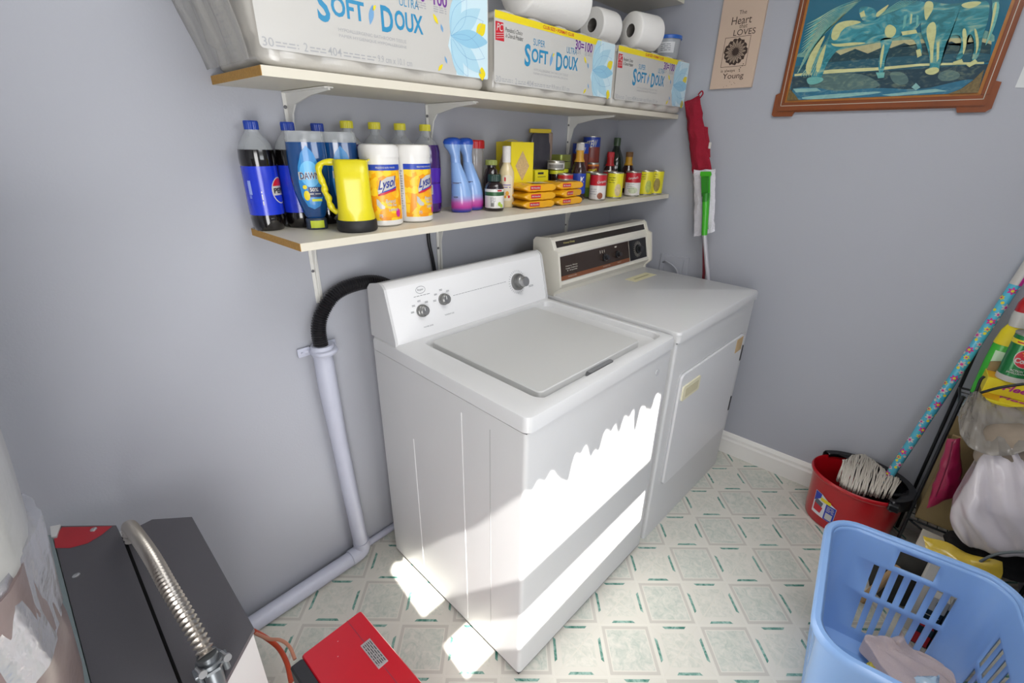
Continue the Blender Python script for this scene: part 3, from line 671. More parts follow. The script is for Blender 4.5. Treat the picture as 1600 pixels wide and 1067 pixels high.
def fine(name, polys, mat, par, fn): # strips both ways
    bm = B()
    for p_ in polys:
        t_ = B(); t_.faces.new([t_.verts.new((u, v, 0)) for u, v in p_])
        for ax in (0, 1):
            lo = min(p[ax] for p in p_); hi = max(p[ax] for p in p_); xx = lo+.006
            while xx < hi-1e-5:
                bmesh.ops.bisect_plane(t_, geom=t_.verts[:]+t_.edges[:]+t_.faces[:], plane_co=(xx, 0, 0) if ax == 0 else (0, xx, 0), plane_no=(1, 0, 0) if ax == 0 else (0, 1, 0)); xx += .006
        mp = {v: bm.verts.new(fn(v.co.x, v.co.y)) for v in t_.verts}
        for f_ in t_.faces: bm.faces.new([mp[v] for v in f_.verts])
        t_.free()
    return obj(name, bm, mat, par)
lb = fine('label', [o8], m_soapl, ds, dsmap)
fine('label_arc', [ell(0, .008, .0225, .03)], M('soap_label_light', '#5FB2E4', .3), lb, off(dsmap, .0004))
text('lettering', 'DAWN', .018, m_label, lb, lambda u, v: off(dsmap, .001)(u, v+.004), bold=.07, w=.05)
text('lettering', 'DAWN', .015, M('navy_print', '#142A5C', .4), lb, lambda u, v: off(dsmap, .0014)(u, v+.004), bold=.015, w=.044)
fine('label_band', [rc(-.008, .023, -.046, -.022)], M('navy_print', '#142A5C'), lb, off(dsmap, .0006))
text('lettering', '50%', .0085, m_label, lb, lambda u, v: off(dsmap, .0012)(u+.005, v-.028), bold=.02)
fine('small_print', wordbars(-.006, .02, -.038, .002, 3), m_label, lb, off(dsmap, .0012)); fine('small_print', [rc(-.003, .02, -.056, -.05)], M('sticker_lime', '#C8D63A'), lb, off(dsmap, .0008))
fine('yellow_duck', [ell(-.015, -.022, .005, .005, 12), ell(-.013, -.042, .007, .012, 14)], m_yel, lb, off(dsmap, .0012))
dup(ds, (-.017, -.118, Z0), camang(-.025, -.092)+PI/2+.1, 'blue dish soap bottle directly behind the yellow jug', None)

# purple cleaner
m_purp = M('purple_cleaner', '#3B1560', .12, coat=.8); m_ycap = M('yellow_cap', '#D9D02E', .35)
x, y = .050, -.05
pu = thing('cleaner_bottle', 'yellow-capped purple cleaner bottle between the dish soap and the left wipes canister', 'bottle', (x, y, Z0), camang(x, y), 'purple cleaner bottles along the wall')
obj('liquid_body', lathe([(.030, 0), (.038, .004), (.041, .02), (.041, .06), (.038, .075), (.040, .09), (.042, .12), (.043, .15), (.042, .18), (.038, .2)], seg=40), m_purp, pu, smooth=40)
obj('clear_shoulder', lathe([(.038, .2), (.028, .213), (.018, .222), (.0135, .228), (.0135, .24)], seg=32), m_clear, pu, smooth=50)
obj('screw_cap', cap_(.0165, .018, .239), m_ycap, pu)
lb = obj('label', lathe([(.0415, .03), (.0415, .06), (.0395, .085), (.0425, .12), (.0432, .135)], seg=48, caps=False), M('violet_label', '#4B21A0', .3, coat=.3), pu, smooth=60)
cdecal('bar_code', [rc(-.006, .006, -.012, .016)], m_label, lb, cyl(.0415, .1, .07, .002)); cdecal('small_print', [rc(-.004, .004, -.02+k*.008, -.017+k*.008) for k in range(8)], m_label, lb, cyl(.0415, -.35, .09, .0025))
cdecal('bar_code', [rc(.0+k*.002-.005, .0008+k*.002-.005, -.01, .014) for k in range(5)], m_blk, lb, cyl(.0415, .1, .07, .0025))
dup(pu, (.136, -.048, Z0), camang(.12, -.05, -1), 'yellow-capped purple cleaner bottle directly behind the left wipes canister', None)
dup(pu, (.220, -.050, Z0), camang(.2, -.06, -1), 'yellow-capped purple cleaner bottle directly behind the right wipes canister', None)
dup(pu, (.304, -.06, Z0), camang(.3, -.06, .1), 'yellow-capped purple cleaner bottle with its label in view, right of the wipes', None)

# yellow jug
x, y = -.040, -.206
m_yj = M('yellow_jug_plastic', '#D9CC17', .35, coat=.2)
jg = thing('plastic_jug', 'bright yellow plastic jug with a black rubber base and side handle', 'jug', (x, y, Z0), camang(x, y)+PI/2)
obj('rubber_base', lathe([(.039, 0), (.041, .003), (.041, .02), (.039, .024)], seg=40), M('black_rubber_base', '#1D1D1F', .6), jg, smooth=40)
def rr_level(a, b, r_, z_): return (rrect(-a, a, -b, b, r_, 6), z_)
bm = loft([rr_level(.038, .038, .037, .024), rr_level(.037, .037, .034, .034), rr_level(.034, .035, .02, .05), rr_level(.033, .034, .018, .1), rr_level(.033, .034, .018, .142)], cap1=False)
jb = obj('jug_body', bm, m_yj, jg, smooth=40); jb.modifiers.new('t', 'SOLIDIFY').thickness = .0025
hp = [(-.030, 0, .138), (-.052, 0, .136), (-.061, 0, .125), (-.059, 0, .105), (-.055, 0, .092), (-.055, 0, .08), (-.050, 0, .068), (-.049, 0, .056), (-.043, 0, .043), (-.032, 0, .036)]
obj('handle', tube(hp, .0058, seg=10, n=6, rf=lambda k: .0062+.0009*math.sin(k*40)), m_yj, jg, smooth=60)
obj('spout_lip', tube([(.033, -.016, .141), (.037, 0, .1425), (.033, .016, .141)], .002, seg=6, n=6), m_yj, jg)
obj('base_insert', lathe([(.006, 0), (.011, .001), (.011, .006)], seg=16), M('black_rubber_base', '#1D1D1F'), jg, loc=(-.034, 0, .03)).rotation_euler = (0, -.9, 0)

jg.scale = (1.2, 1.2, 1.17)

# wipes canisters
x, y = .062, -.172
m_can = M('white_canister', '#DEDCD8', .35, coat=.2)
ly = thing('wipes_canister', 'white disinfecting wipes canister with an orange label, touching the yellow jug', 'canister', (x, y, Z0), camang(x, y), 'white wipes canisters')
R_ = .0495
obj('canister_body', lathe([(.044, 0), (R_, .004), (R_, .172)], seg=48), m_can, ly, smooth=40)
obj('canister_lid', lathe([(R_+.0012, .170), (R_+.0012, .194), (R_-.003, .2), (R_-.012, .202), (0, .202)], seg=48), m_can, ly, smooth=40)
def lemon():
    m = bpy.data.materials.new('orange_label_print'); m.use_nodes = True; nt = m.node_tree; b = nt.nodes['Principled BSDF']
    tc = nt.nodes.new('ShaderNodeTexCoord'); v = nt.nodes.new('ShaderNodeTexVoronoi'); v.inputs['Scale'].default_value = 60; v.inputs['Randomness'].default_value = 1
    r_ = nt.nodes.new('ShaderNodeValToRGB'); e = r_.color_ramp.elements; e[0].color = lin('#E9A50C'); e[1].color = lin('#F2CB2A'); e[0].position = .2; e[1].position = .8
    q = e.new(.5); q.color = lin('#E88F10')
    nt.links.new(tc.outputs['Object'], v.inputs['Vector']); nt.links.new(v.outputs['Color'], r_.inputs[0]); nt.links.new(r_.outputs[0], b.inputs['Base Color']); b.inputs['Roughness'].default_value = .35
    return m
lb = obj('label', patch(R_, -.95, 1.25, .016, .152, seg=40), lemon(), ly, smooth=60)
obj('label_band', patch(R_, -.95, 1.25, .140, .154, seg=40, off=.0009), M('wipes_band_blue', '#1D3FA8', .35), lb, smooth=60)
obj('side_print_panel', patch(R_, 1.25, 2.3, .016, .152, seg=20), M('panel_white', '#DAD8D6', .4), ly, smooth=60)
obj('side_print_panel', patch(R_, -1.9, -.95, .016, .152, seg=20), M('panel_white', '#DAD8D6', .4), ly, smooth=60)
cdecal('small_print', [q for k in range(16) for q in wordbars(-.016, .016, .05-k*.0065, .002, k)], M('print_grey', '#8B8D94', .5), ly, cyl(R_, -1.35, .086, .0012))
def C_(e): return cyl(R_, .3, .1, e)
cdecal('emblem', [[(-.025, -.008), (-.018, .012), (.0, .024), (.022, .027), (.024, .0), (.01, -.006), (-.008, -.011), (-.024, -.018)]], m_label, lb, C_(.0014))
text('lettering', 'Lysol', .030, M('wipes_script_blue', '#1B2F86', .4), lb, lambda u, v: C_(.0022)(u, v+.006+u*.25), bold=.02, w=.042, shear=.25)
cdecal('emblem_ribbon', [[(-.025, -.022), (-.024, -.018), (-.008, -.010), (.01, -.005), (.024, .0), (.024, -.009), (.006, -.013), (-.01, -.019)]], m_red, lb, C_(.0018))
cdecal('emblem_ribbon', [[(-.02, -.0155), (-.008, -.0095), (.01, -.0045), (.024, .0015), (.024, -.003), (.008, -.0075), (-.008, -.0125)]], M('wipes_band_blue', '#1D3FA8'), lb, C_(.0021))
for i, s in enumerate(('Brand', 'New Day', 'Lemon')): text('lettering', s, .0095, m_label, lb, lambda u, v, i=i: C_(.0016)(u+.006+i*.003, v-.035-i*.0105), bold=.02, w=.026)
cdecal('wipe_picture', [[(-.03, -.028), (-.024, -.032), (-.018, -.042), (-.010, -.048), (-.012, -.054), (-.022, -.054), (-.030, -.044)]], m_label, lb, C_(.0016))
cdecal('pink_dot', [ell(.026, -.066, .007, .011)], M('magenta_print', '#C3268C', .4), lb, C_(.0016))
text('lettering', '75', .008, m_label, lb, lambda u, v: C_(.0016)(u-.022, v-.072), bold=.03); text('lettering', 'KILLS COLD & FLU VIRUSES', .0038, m_label, lb, lambda u, v: C_(.0016)(u, v+.047), bold=.02, w=.05)
dup(ly, (.166, -.172, Z0), camang(.172, -.178, .45), 'white disinfecting wipes canister with an orange label, second from the yellow jug', None)

# fabric refresher sprays
m_fb = M('pale_blue_bottle', '#7FA2D8', .25, coat=.4); m_fbd = M('spray_head_blue', '#1F4FB4', .3)
x, y = .378, -.118
fb = thing('spray_bottle', 'pale blue curved spray bottle with a blue head, the left of the pair', 'bottle', (x, y, Z0), camang(x, y)+PI/2, 'pale blue spray bottles')
def blend_mat():
    m = bpy.data.materials.new('blue_to_pink_sleeve'); m.use_nodes = True; nt = m.node_tree; b = nt.nodes['Principled BSDF']
    tc = nt.nodes.new('ShaderNodeTexCoord'); s_ = nt.nodes.new('ShaderNodeSeparateXYZ'); r_ = nt.nodes.new('ShaderNodeValToRGB'); e = r_.color_ramp.elements
    mp = nt.nodes.new('ShaderNodeMath'); mp.operation = 'MULTIPLY'; mp.inputs[1].default_value = 5
    nt.links.new(tc.outputs['Object'], s_.inputs[0]); nt.links.new(s_.outputs[2], mp.inputs[0]); nt.links.new(mp.outputs[0], r_.inputs[0])
    e[0].position = .03; e[0].color = lin('#3B3FA0'); e[1].position = .27; e[1].color = lin('#86A9DC')
    for p_, c_ in ((.08, '#C03A9A'), (.15, '#C65FAE'), (.21, '#9F9BD2')): q = e.new(p_); q.color = lin(c_)
    nt.links.new(r_.outputs[0], b.inputs['Base Color']); b.inputs['Roughness'].default_value = .25; b.inputs['Coat Weight'].default_value = .4; return m
def curve_body(levels, seg=30):
    bm = B(); R2 = [[bm.verts.new((cx+a_*math.cos(2*PI*i/seg), b_*math.sin(2*PI*i/seg), z_)) for i in range(seg)] for cx, a_, b_, z_ in levels]
    for a_, b_ in zip(R2, R2[1:]):
        for i in range(seg): bm.faces.new((a_[i], a_[(i+1) % seg], b_[(i+1) % seg], b_[i]))
    bm.faces.new(R2[0][::-1]); bm.faces.new(R2[-1]); return bm
obj('sleeve_body', curve_body([(.010, .030, .024, 0), (.011, .034, .027, .004), (.012, .035, .028, .03), (.012, .033, .027, .055), (.009, .029, .024, .085), (.003, .023, .02, .115), (-.002, .0175, .016, .14), (-.004, .015, .014, .15)]), blend_mat(), fb, smooth=50)
sh = obj('spray_head', curve_body([(-.004, .0155, .0145, .15), (-.005, .0155, .0145, .17), (-.008, .019, .0155, .183), (-.012, .026, .017, .196), (-.013, .027, .017, .206), (-.012, .024, .015, .215), (-.01, .015, .010, .219)]), m_fb, fb, smooth=50)
obj('trigger_cover', curve_body([(-.0125, .0275, .0175, .203), (-.013, .0285, .018, .209), (-.012, .0255, .016, .217), (-.01, .016, .011, .2215), (-.01, .006, .005, .223)]), m_fbd, sh, smooth=50)
obj('band_mark', box(-.016, .012, -.0232, -.021, .088, .092), M('navy_print', '#142A5C'), fb)
obj('small_print', box(-.014, .0, -.0272, -.0255, .046, .05), M('navy_print', '#142A5C'), fb)
dup(fb, (.444, -.102, Z0), camang(.452, -.095)+PI/2, 'pale blue curved spray bottle with a blue head, the right of the pair', None)

# red lidded canister
x, y = .512, -.055
t = thing('storage_canister', 'tall clear canister with a red screw lid behind the dark vitamin bottle', 'canister', (x, y, Z0))
obj('clear_body', lathe([(.030, 0), (.032, .004), (.032, .18), (.03, .192)], seg=36), M('clear_canister', '#BDB9B6', .1, alpha=.5, coat=.5), t, smooth=40)
obj('contents', lathe([(.027, .004), (.027, .15)], seg=24), M('reddish_contents', '#7C6460', .7, var=.4, vscale=50), t, smooth=40)
obj('red_lid', cap_(.036, .026, .191), M('lid_red', '#BC1A22', .3), t)
# vitamin bottle
x, y = .492, -.172
vb = thing('vitamin_bottle', 'dark brown vitamin bottle with a white label and dark green cap', 'bottle', (x, y, Z0), camang(x, y))
m_amb = M('dark_amber', '#1E1215', .12, coat=.7)
obj('bottle_body', lathe([(.029, 0), (.0315, .004), (.0315, .072), (.028, .084), (.02, .09), (.018, .094)], seg=36), m_amb, vb, smooth=40)
obj('screw_cap', cap_(.0215, .021, .093), M('dark_green_cap', '#213B33', .4), vb)
lb = obj('label', patch(.0315, -1.5, 1.5, .010, .070, seg=36), m_can, vb, smooth=60)
obj('label_stripe', patch(.0315, -1.5, 1.5, .049, .061, seg=36, off=.0009), M('label_green', '#2D5D36', .4, var=.4, vscale=90), lb)
cdecal('bar_code', [rc(-.012+k*.002, -.0109+k*.002, -.02, -.008) for k in range(6)], m_blk, lb, cyl(.0315, .0, .035, .001)); cdecal('small_print', [q for k in range(5) for q in wordbars(-.014, .004, .008-k*.0035, .0015, k)], M('print_grey', '#8B8D94'), lb, cyl(.0315, 0, .035, .001))
cdecal('olive_picture', [ell(.014, -.012, .006, .007), ell(.022, -.018, .006, .006)], M('olive_print', '#A9C24A', .5), lb, cyl(.0315, .1, .035, .001)); cdecal('label_tag', [rc(.01, .026, .028, .033)], m_red, lb, cyl(.0315, 0, .035, .0013))
x, y = .535, -.115
t = thing('vitamin_bottle', 'dark bottle with an olive green cap behind the white-labelled vitamin bottle', 'bottle', (x, y, Z0))
obj('bottle_body', lathe([(.026, 0), (.028, .004), (.028, .10), (.02, .125), (.014, .132), (.014, .142)], seg=30), m_amb, t, smooth=40); obj('screw_cap', cap_(.020, .016, .14), M('olive_cap', '#8A9448', .4), t)
# dressing bottle
x, y = .59, -.135
t = thing('dressing_bottle', 'creamy salad dressing bottle with a white sleeve cap before the yellow box', 'bottle', (x, y, Z0), camang(x, y))
obj('bottle_body', lathe([(.024, 0), (.027, .004), (.028, .03), (.026, .07), (.0275, .10), (.026, .118), (.018, .135), (.0135, .143), (.0135, .15)], seg=36), M('creamy_dressing', '#D8C79C', .2, coat=.6), t, smooth=40)
obj('sleeve_cap', lathe([(.0145, .148), (.0145, .198), (.0135, .2), (0, .2)], seg=28), M('speckled_white_cap', '#DDD9D4', .4, var=.12, vscale=180), t, smooth=40)
lb = cdecal('label', [rrect(-.019, .019, -.045, .04, .012)], M('dressing_label', '#D9CDB4', .4), t, cyl(.0285, .1, .068, .0006))
cdecal('emblem', [rc(-.010, -.005, .02, .033)], m_red, lb, cyl(.0285, .1, .068, .0012)); cdecal('fruit_picture', [ell(.0, -.02, .006, .008), ell(-.006, -.031, .004, .005)], M('orange_print', '#DB9A22', .5), lb, cyl(.0285, .1, .068, .0012))
cdecal('fruit_picture', [ell(.006, -.031, .004, .005)], m_red, lb, cyl(.0285, .1, .068, .0012)); cdecal('small_print', wordbars(-.014, .014, .008, .003, 2)+wordbars(-.012, .012, .0, .003, 4), M('violet_print', '#7566A6', .5), lb, cyl(.0285, .1, .068, .0012))
# yellow box with diamond windows
t = thing('snack_box', 'tall plain yellow box printed with noodle-filled diamonds', 'box', (.675, -.095, Z0), math.radians(-14))
m_yb = M('carton_yellow', '#E0CC1C', .5); m_noo = M('noodle_print', '#BFA272', .5, var=.35, vscale=160)
bxw, bxd, bxh = .048, .05, .213
obj('carton', box(-bxw, bxw, -bxd, bxd, 0, bxh, bev=.001), m_yb, t)
decal('diamond_print', [[(-.030, 0), (0, -.05), (.030, 0), (0, .05)]], m_noo, t, plane((.0, -bxd, .135), (1, 0, 0), (0, 0, 1)))
decal('diamond_print', [[(-.030, 0), (0, -.048), (.030, 0), (0, .048)]], m_noo, t, plane((-bxw, 0, .135), (0, -1, 0), (0, 0, 1)))
bm = tube([(-bxw, -.0, bxh), (-.02, -.0, bxh+.007), (.01, .0, bxh+.004)], .0015, seg=6, n=6); aprism(bm, [(-bxw, -.03), (-bxw+.06, -.034), (-bxw+.062, .03), (-bxw, .034)], lambda u, v, w_: Vector((u, v, bxh+w_+.006*math.sin((u+bxw)/.062*PI))), .0003, .0015)
obj('lid_flap', bm, m_yb, t)
# dark bag with clear window
t = thing('snack_bag', 'dark clear-fronted bag with a yellow seal standing behind the yellow box', 'bag', (.868, -.045, Z0), -.35)
bm = lump(-.05, .05, -.018, .018, 0, .25, 10, lambda s, p: Vector((s.x*(1-.15*max(0, p.z))+.01*p.z, s.y*(1-.75*max(0, p.z))+.004*noise.noise(s*40), s.z+.006*noise.noise(s*25))), bev=.3)
obj('bag_body', bm, M('dark_plastic_bag', '#3C3A42', .2, coat=.5, bump=.5, bscale=30, var=.3, vscale=20), t, smooth=60)
obj('yellow_seal', box(-.04, .055, -.006, .006, .247, .262, bev=.002), M('seal_yellow', '#C9B12E', .4), t)
obj('side_film', box(.044, .062, -.009, .005, .03, .25, bev=.004), M('tan_film', '#9A8374', .3, alpha=.7), t)

# noodle / candy packets
m_pk = M('orange_packet_film', '#E0A418', .25, coat=.4, bump=.35, bscale=35)
pk = thing('noodle_packet', 'orange noodle packet, bottom of the left stack', 'packet', (.66, -.195, Z0), -.17, 'orange packets in two stacks')
def pkf(s, p):
    q = s.copy(); e = max(0, abs(p.x)-.72)/.28; q.z = .014+(s.z-.014)*(1-.8*e); q.z += .0015*noise.noise(s*50); q.y += .002*noise.noise(s*40); return q
obj('packet_film', lump(-.075, .075, -.048, .048, 0, .026, 12, pkf, bev=.25), m_pk, pk, smooth=60)
obj('logo_patch', box(-.05, -.005, -.0492, -.047, .008, .021, bev=.0004), m_red, pk)
text('lettering', 'Mr.Noodles', .006, m_label, pk, plane((-.0275, -.0492, .0145), (1, 0, 0), (0, 0, 1)), bold=.02, w=.038)
decal('top_picture', [[(-.02, -.03), (.045, -.035), (.05, .02), (-.01, .03)]], M('packet_picture', '#C9BFAE', .4, var=.5, vscale=60), pk, plane((0, 0, .0268), (1, 0, 0), (0, 1, 0), .001))
G = 'orange packets in two stacks'
for k, (lx, ly_, rz, lab) in enumerate(((.662, -.197, -.15, 'orange noodle packet, middle of the left stack'), (.668, -.192, -.2, 'orange noodle packet, topmost of the left stack'))):
    dup(pk, (lx, ly_, Z0+.0272*(k+1)), rz, lab)
for k, (lx, ly_, rz, lab) in enumerate(((.825, -.205, -.06, 'orange packet, bottom of the right stack before the red-topped can'), (.835, -.2, .12, 'orange packet, middle of the right stack before the red-topped can'), (.838, -.195, -.1, 'orange packet, topmost of the right stack under the red-topped can'))):
    dup(pk, (lx, ly_, Z0+.0272*k), rz, lab)

# small tins and jars behind
def can(label, x, y, r, h, cols, z=Z0, txt=None, cat_='can', grp=None, tcol=None, tz=.75, pic=None, name='food_can', face_=0, sub=None):
    t = thing(name, label, cat_, (x, y, z), camang(x, y), grp)
    obj('tin', lathe([(r-.003, .0), (r, .001), (r, .004), (r-.001, .005), (r-.001, h-.005), (r, h-.004), (r, h-.0015), (r-.0015, h), (r-.003, h-.001), (r-.004, h-.004), (0, h-.004)], seg=36), M('tin_metal', '#B9B6AC', .3, metal=.8), t, smooth=35)
    lb = None
    for a_, b_, c_ in cols:
        q = obj('label' if lb is None else 'label_band', patch(r, -PI, PI, h*a_, h*b_, seg=40, off=-.0002), K(c_, .35), t, smooth=60); lb = lb or q; q.scale = (1, 1, 1) if q is lb else (1.006, 1.006, 1)
    if txt:
        text('lettering', txt, h*.12, tcol or m_label, lb, lambda u, v: cyl(r, face_, h*tz, .0008)(u, v+u*.12), bold=.02, w=min(len(txt)*h*.085, r*1.3), shear=.2)
    if pic: cdecal('food_picture', [ell(pic[0]*r, h*pic[1], r*pic[3], h*pic[4])], M('food_'+pic[2][1:], pic[2], .5, var=.4, vscale=120), lb, cyl(r, 0, 0, .0008))
    if sub: cdecal('small_print', [q for k in range(3) for q in wordbars(-r*.7+sub[0]*r, r*.2+sub[0]*r, h*(sub[1]-k*.09), .0018, k)], sub[2], lb, cyl(r, 0, 0, .0009))
    return t
CG = 'food cans along the shelf front'
RW = [(.05, .95, '#D9D5D2'), (.56, .95, '#B61E2B')]; YW = [(.05, .96, '#DED42A')]
m_cs = M('script_white', '#EAE6E0', .4)
can('red and white soup can nearest the orange packets', 1.045, -.222, .0335, .102, RW, txt='Campbell', grp=CG, face_=.55, tz=.7, pic=(.35, .18, '#8A4B32', .35, .12), sub=(-.3, .42, M('print_grey', '#8B8D94')))
can('yellow bean can between the two front soup cans', 1.172, -.226, .0335, .103, YW, grp=CG, pic=(.45, .33, '#C9B68C', .42, .24), sub=(-.2, .8, m_blk))
can('red and white soup can between the yellow front cans', 1.305, -.238, .034, .103, RW, txt="Campbell's", grp=CG, tz=.74, pic=(.1, .25, '#B9C0A2', .6, .13), sub=(0, .5, M('print_grey', '#8B8D94')))
can('yellow pea can with green picture, second from the shelf end', 1.405, -.248, .0335, .104, YW, grp=CG, pic=(.45, .36, '#A9B456', .42, .26), sub=(-.2, .85, m_blk))
can('yellow bean can at the right end of the front row', 1.478, -.262, .0335, .104, YW, grp=CG, pic=(.2, .4, '#8F7D3A', .45, .28), sub=(-.1, .85, m_blk))
can('yellow and green can wedged behind the left soup can', 1.10, -.155, .03, .104, [(.05, .95, '#D6D23A'), (.05, .4, '#7DA23C')], grp='food cans in the second row')
can('red soup can in the second row behind the yellow bean can', 1.235, -.160, .032, .104, RW, grp='food cans in the second row')
can('orange-labelled plum sauce can raised behind the left soup can', 1.165, -.112, .028, .137, [(.05, .95, '#C9762A'), (.62, .9, '#6F2B1E')], txt='PRIMO', tz=.76, tcol=m_yel, grp='food cans in the second row')
can('tall blue and brown stew can, the shorter of the two', 1.10, -.088, .034, .217, [(.02, .98, '#6B2B26'), (.8, .98, '#1C3C9C'), (.2, .42, '#C9C3BE')], txt='Chunky', tz=.87, grp='tall stew cans', pic=(.1, .45, '#7E2F24', .4, .1))
can('tall blue and brown stew can, the taller at the back', 1.215, -.065, .038, .243, [(.02, .98, '#7A332A'), (.82, .98, '#1C3C9C'), (.3, .45, '#B9B2B0')], txt='STEW', tz=.87, grp='tall stew cans', pic=(.1, .55, '#8B3A2A', .4, .1))
def sauce(label, x, y, H_, r, neck, capc, labc):
    t = thing('sauce_bottle', label, 'bottle', (x, y, Z0), camang(x, y))
    obj('glass_body', lathe([(r*.9, 0), (r, .003), (r, H_*.5), (r*.85, H_*.6), (r*.5, H_*.72), (r*.45, H_*.88)], seg=30), M('dark_sauce', '#2E1513', .1, coat=.8), t, smooth=45)
    obj('neck_sleeve', lathe([(r*.72, H_*.68), (r*.52, H_*.74), (r*.5, H_*.9)], seg=26, caps=False), K(neck), t, smooth=50)
    obj('screw_cap', cap_(r*.52, H_*.12, H_*.88), K(capc), t)
    lb = obj('label', patch(r, -1.4, 1.4, H_*.12, H_*.48, seg=26), K(labc), t, smooth=60)
    return lb
lb = sauce('brown sauce bottle with a yellow neck and blue label, beside the left soup can', .985, -.165, .213, .03, '#C08E2A', '#B9B7B4', '#1E3E9E')
text('lettering', 'K', .02, m_cs, lb, lambda u, v: cyl(.03, .6, .08, .001)(u, v), bold=.03)
sauce('dark sauce bottle with a red neck, behind the middle soup can', 1.285, -.125, .18, .03, '#A81E22', '#B4202A', '#8C1F22')
sauce('dark sauce bottle with a golden neck, in front of the wine bottle', 1.425, -.14, .18, .031, '#B98A1E', '#6E4A20', '#B98A1E')
t = thing('wine_bottle', 'dark green glass bottle in the corner at the back of the shelf', 'bottle', (1.44, -.06, Z0))
obj('glass_body', lathe([(.036, 0), (.04, .004), (.04, .13), (.034, .155), (.018, .19), (.0145, .21)], seg=34), M('dark_green_glass', '#18251B', .08, coat=.8), t, smooth=45)
obj('neck_cap', lathe([(.016, .205), (.0165, .235), (.015, .24), (0, .24)], seg=24), M('green_cap', '#3E5238', .35), t, smooth=40)
# tins behind packets
t = thing('mustard_tin', 'small bright yellow square tin behind the orange packets', 'tin', (.79, -.105, Z0), -.1)
obj('tin_body', box(-.036, .036, -.03, .03, 0, .118, bev=.003), M('tin_yellow', '#DCD21E', .35), t)
obj('small_print', box(-.022, .008, -.0306, -.0298, .103, .110), m_blk, t); obj('small_print', box(-.022, .02, -.0306, -.0298, .093, .095), m_blk, t)
for xx, yy, hh, lab in ((.89, -.125, .115, 'small dark jar with a yellow-green lid, left of two, beside the yellow tin'), (.955, -.10, .118, 'small dark jar with a yellow-green lid, right of two, beside the sauce bottle')):
    t = thing('spice_jar', lab, 'jar', (xx, yy, Z0), camang(xx, yy), 'dark jars with yellow-green lids')
    obj('jar_body', lathe([(.026, 0), (.028, .003), (.028, hh-.014)], seg=30), m_amb, t, smooth=40)
    obj('jar_lid', lathe([(.029, hh-.014), (.029, hh-.001), (.0, hh)], seg=30), M('lime_lid', '#C6CB2A', .35), t, smooth=40)
    obj('label', patch(.028, -1.2, 1.2, .03, .075, seg=20), m_can, t)
t = can('low silver tin with dark ribs on top of the left jar', .888, -.122, .034, .033, [(.1, .75, '#C9C6C0')], z=Z0+.1165, grp=None, name='fish_tin', cat_='tin')
cdecal('dark_ribs', [rc(-.03+k*.0045, -.0275+k*.0045, .006, .02) for k in range(14)], m_blk, t, cyl(.034, 0, 0, .0008))
for k, lab in enumerate(('flat olive green tin under another beside the sauce bottle neck', 'flat olive green tin on top of its pair')):
    t = thing('flat_tin', lab, 'tin', (.962, -.09, Z0+.1195+k*.0265), .1, 'flat olive green tins')
    obj('tin_body', aprism(B(), rrect(-.04, .04, -.028, .028, .012), lambda u, v, w_: Vector((u, v, w_)), 0, .024), M('tin_olive', '#8A9348', .3, metal=.4), t, smooth=40)
can('low red tin with a silver rim lying on the right orange packets', .868, -.185, .03, .022, [(.1, .85, '#A81E28')], z=Z0+.083, name='pull_tab_tin', cat_='tin')
# ================================================================ RIGHT WALL
WM = lambda u, v, o: Vector((XR-o, 0, 0))+Vector((0, u, v))     # wall coordinates: u = world y, v = world z
t = thing('wall_plaque', 'cream wooden plaque with a printed daisy and verse hanging left of the horse picture', 'plaque', (XR, -.51, 1.80))
def wp(e): return lambda u, v: Vector((-.012-e, -u, v))
obj('panel', aprism(B(), [(-.083, -.145), (.083, -.145), (.083, .175), (-.083, .175)], lambda u, v, t_: Vector((t_, -u, v)), -.012, 0), M('plaque_cream', '#C6AF9C', .6, var=.05, vscale=12), t)
m_ink = M('brown_ink', '#37261F', .6)
bm = B()
for s, h, uc, vc, w_ in (('The', .013, .0, .115, .028), ('Heart', .026, 0, .089, .075), ('that', .014, .01, .069, .03), ('LOVES', .020, .018, .048, .082)): atext(bm, s, h, wp(.0006), at=(uc, vc), w=w_)
for s, h, uc, vc, w_ in (('is always', .013, -.02, -.083, .055), ('Young', .026, .004, -.104, .082)): atext(bm, s, h, wp(.0006), at=(uc, vc), w=w_)
obj('lettering', bm, m_ink, t)
bm = B()
for q in (rc(-.052, .046, .033, .0345), rc(-.052, .046, -.0685, -.067), rc(-.052, -.0505, -.0685, .0345), rc(.0445, .046, -.0685, .0345)): poly(bm, q, wp(.0006))
obj('daisy_border', bm, m_ink, t)
decal('daisy_ground', [[(-.003+r_*math.cos(a_), -.017+r_*math.sin(a_)*1.05) for a_, r_ in ((2*PI*i/40, .043+.003*math.sin(i*2.3)) for i in range(40))]], m_ink, t, wp(.0007))
decal('daisy_petals', [leaf(-.003+.026*math.cos(a_), -.017+.027*math.sin(a_), .0145, .0042, a_) for a_ in (2*PI*i/16 for i in range(16))], M('petal_ink', '#A4917F', .6), t, wp(.0011))
decal('daisy_petals', [leaf(-.003+.024*math.cos(a_), -.017+.025*math.sin(a_), .010, .0012, a_) for a_ in (2*PI*i/16 for i in range(16))]+[ell(-.003, -.017, .009, .009, 16)], m_ink, t, wp(.0014))
decal('stem_dots', [ell(-.005+.022*math.sin(k*.9), -.122-k*.0035, .0012, .0012, 8) for k in range(6)]+[ell(.03+.006*math.cos(k), -.062-k*.006, .002, .002, 8) for k in range(5)], m_ink, t, wp(.0007))

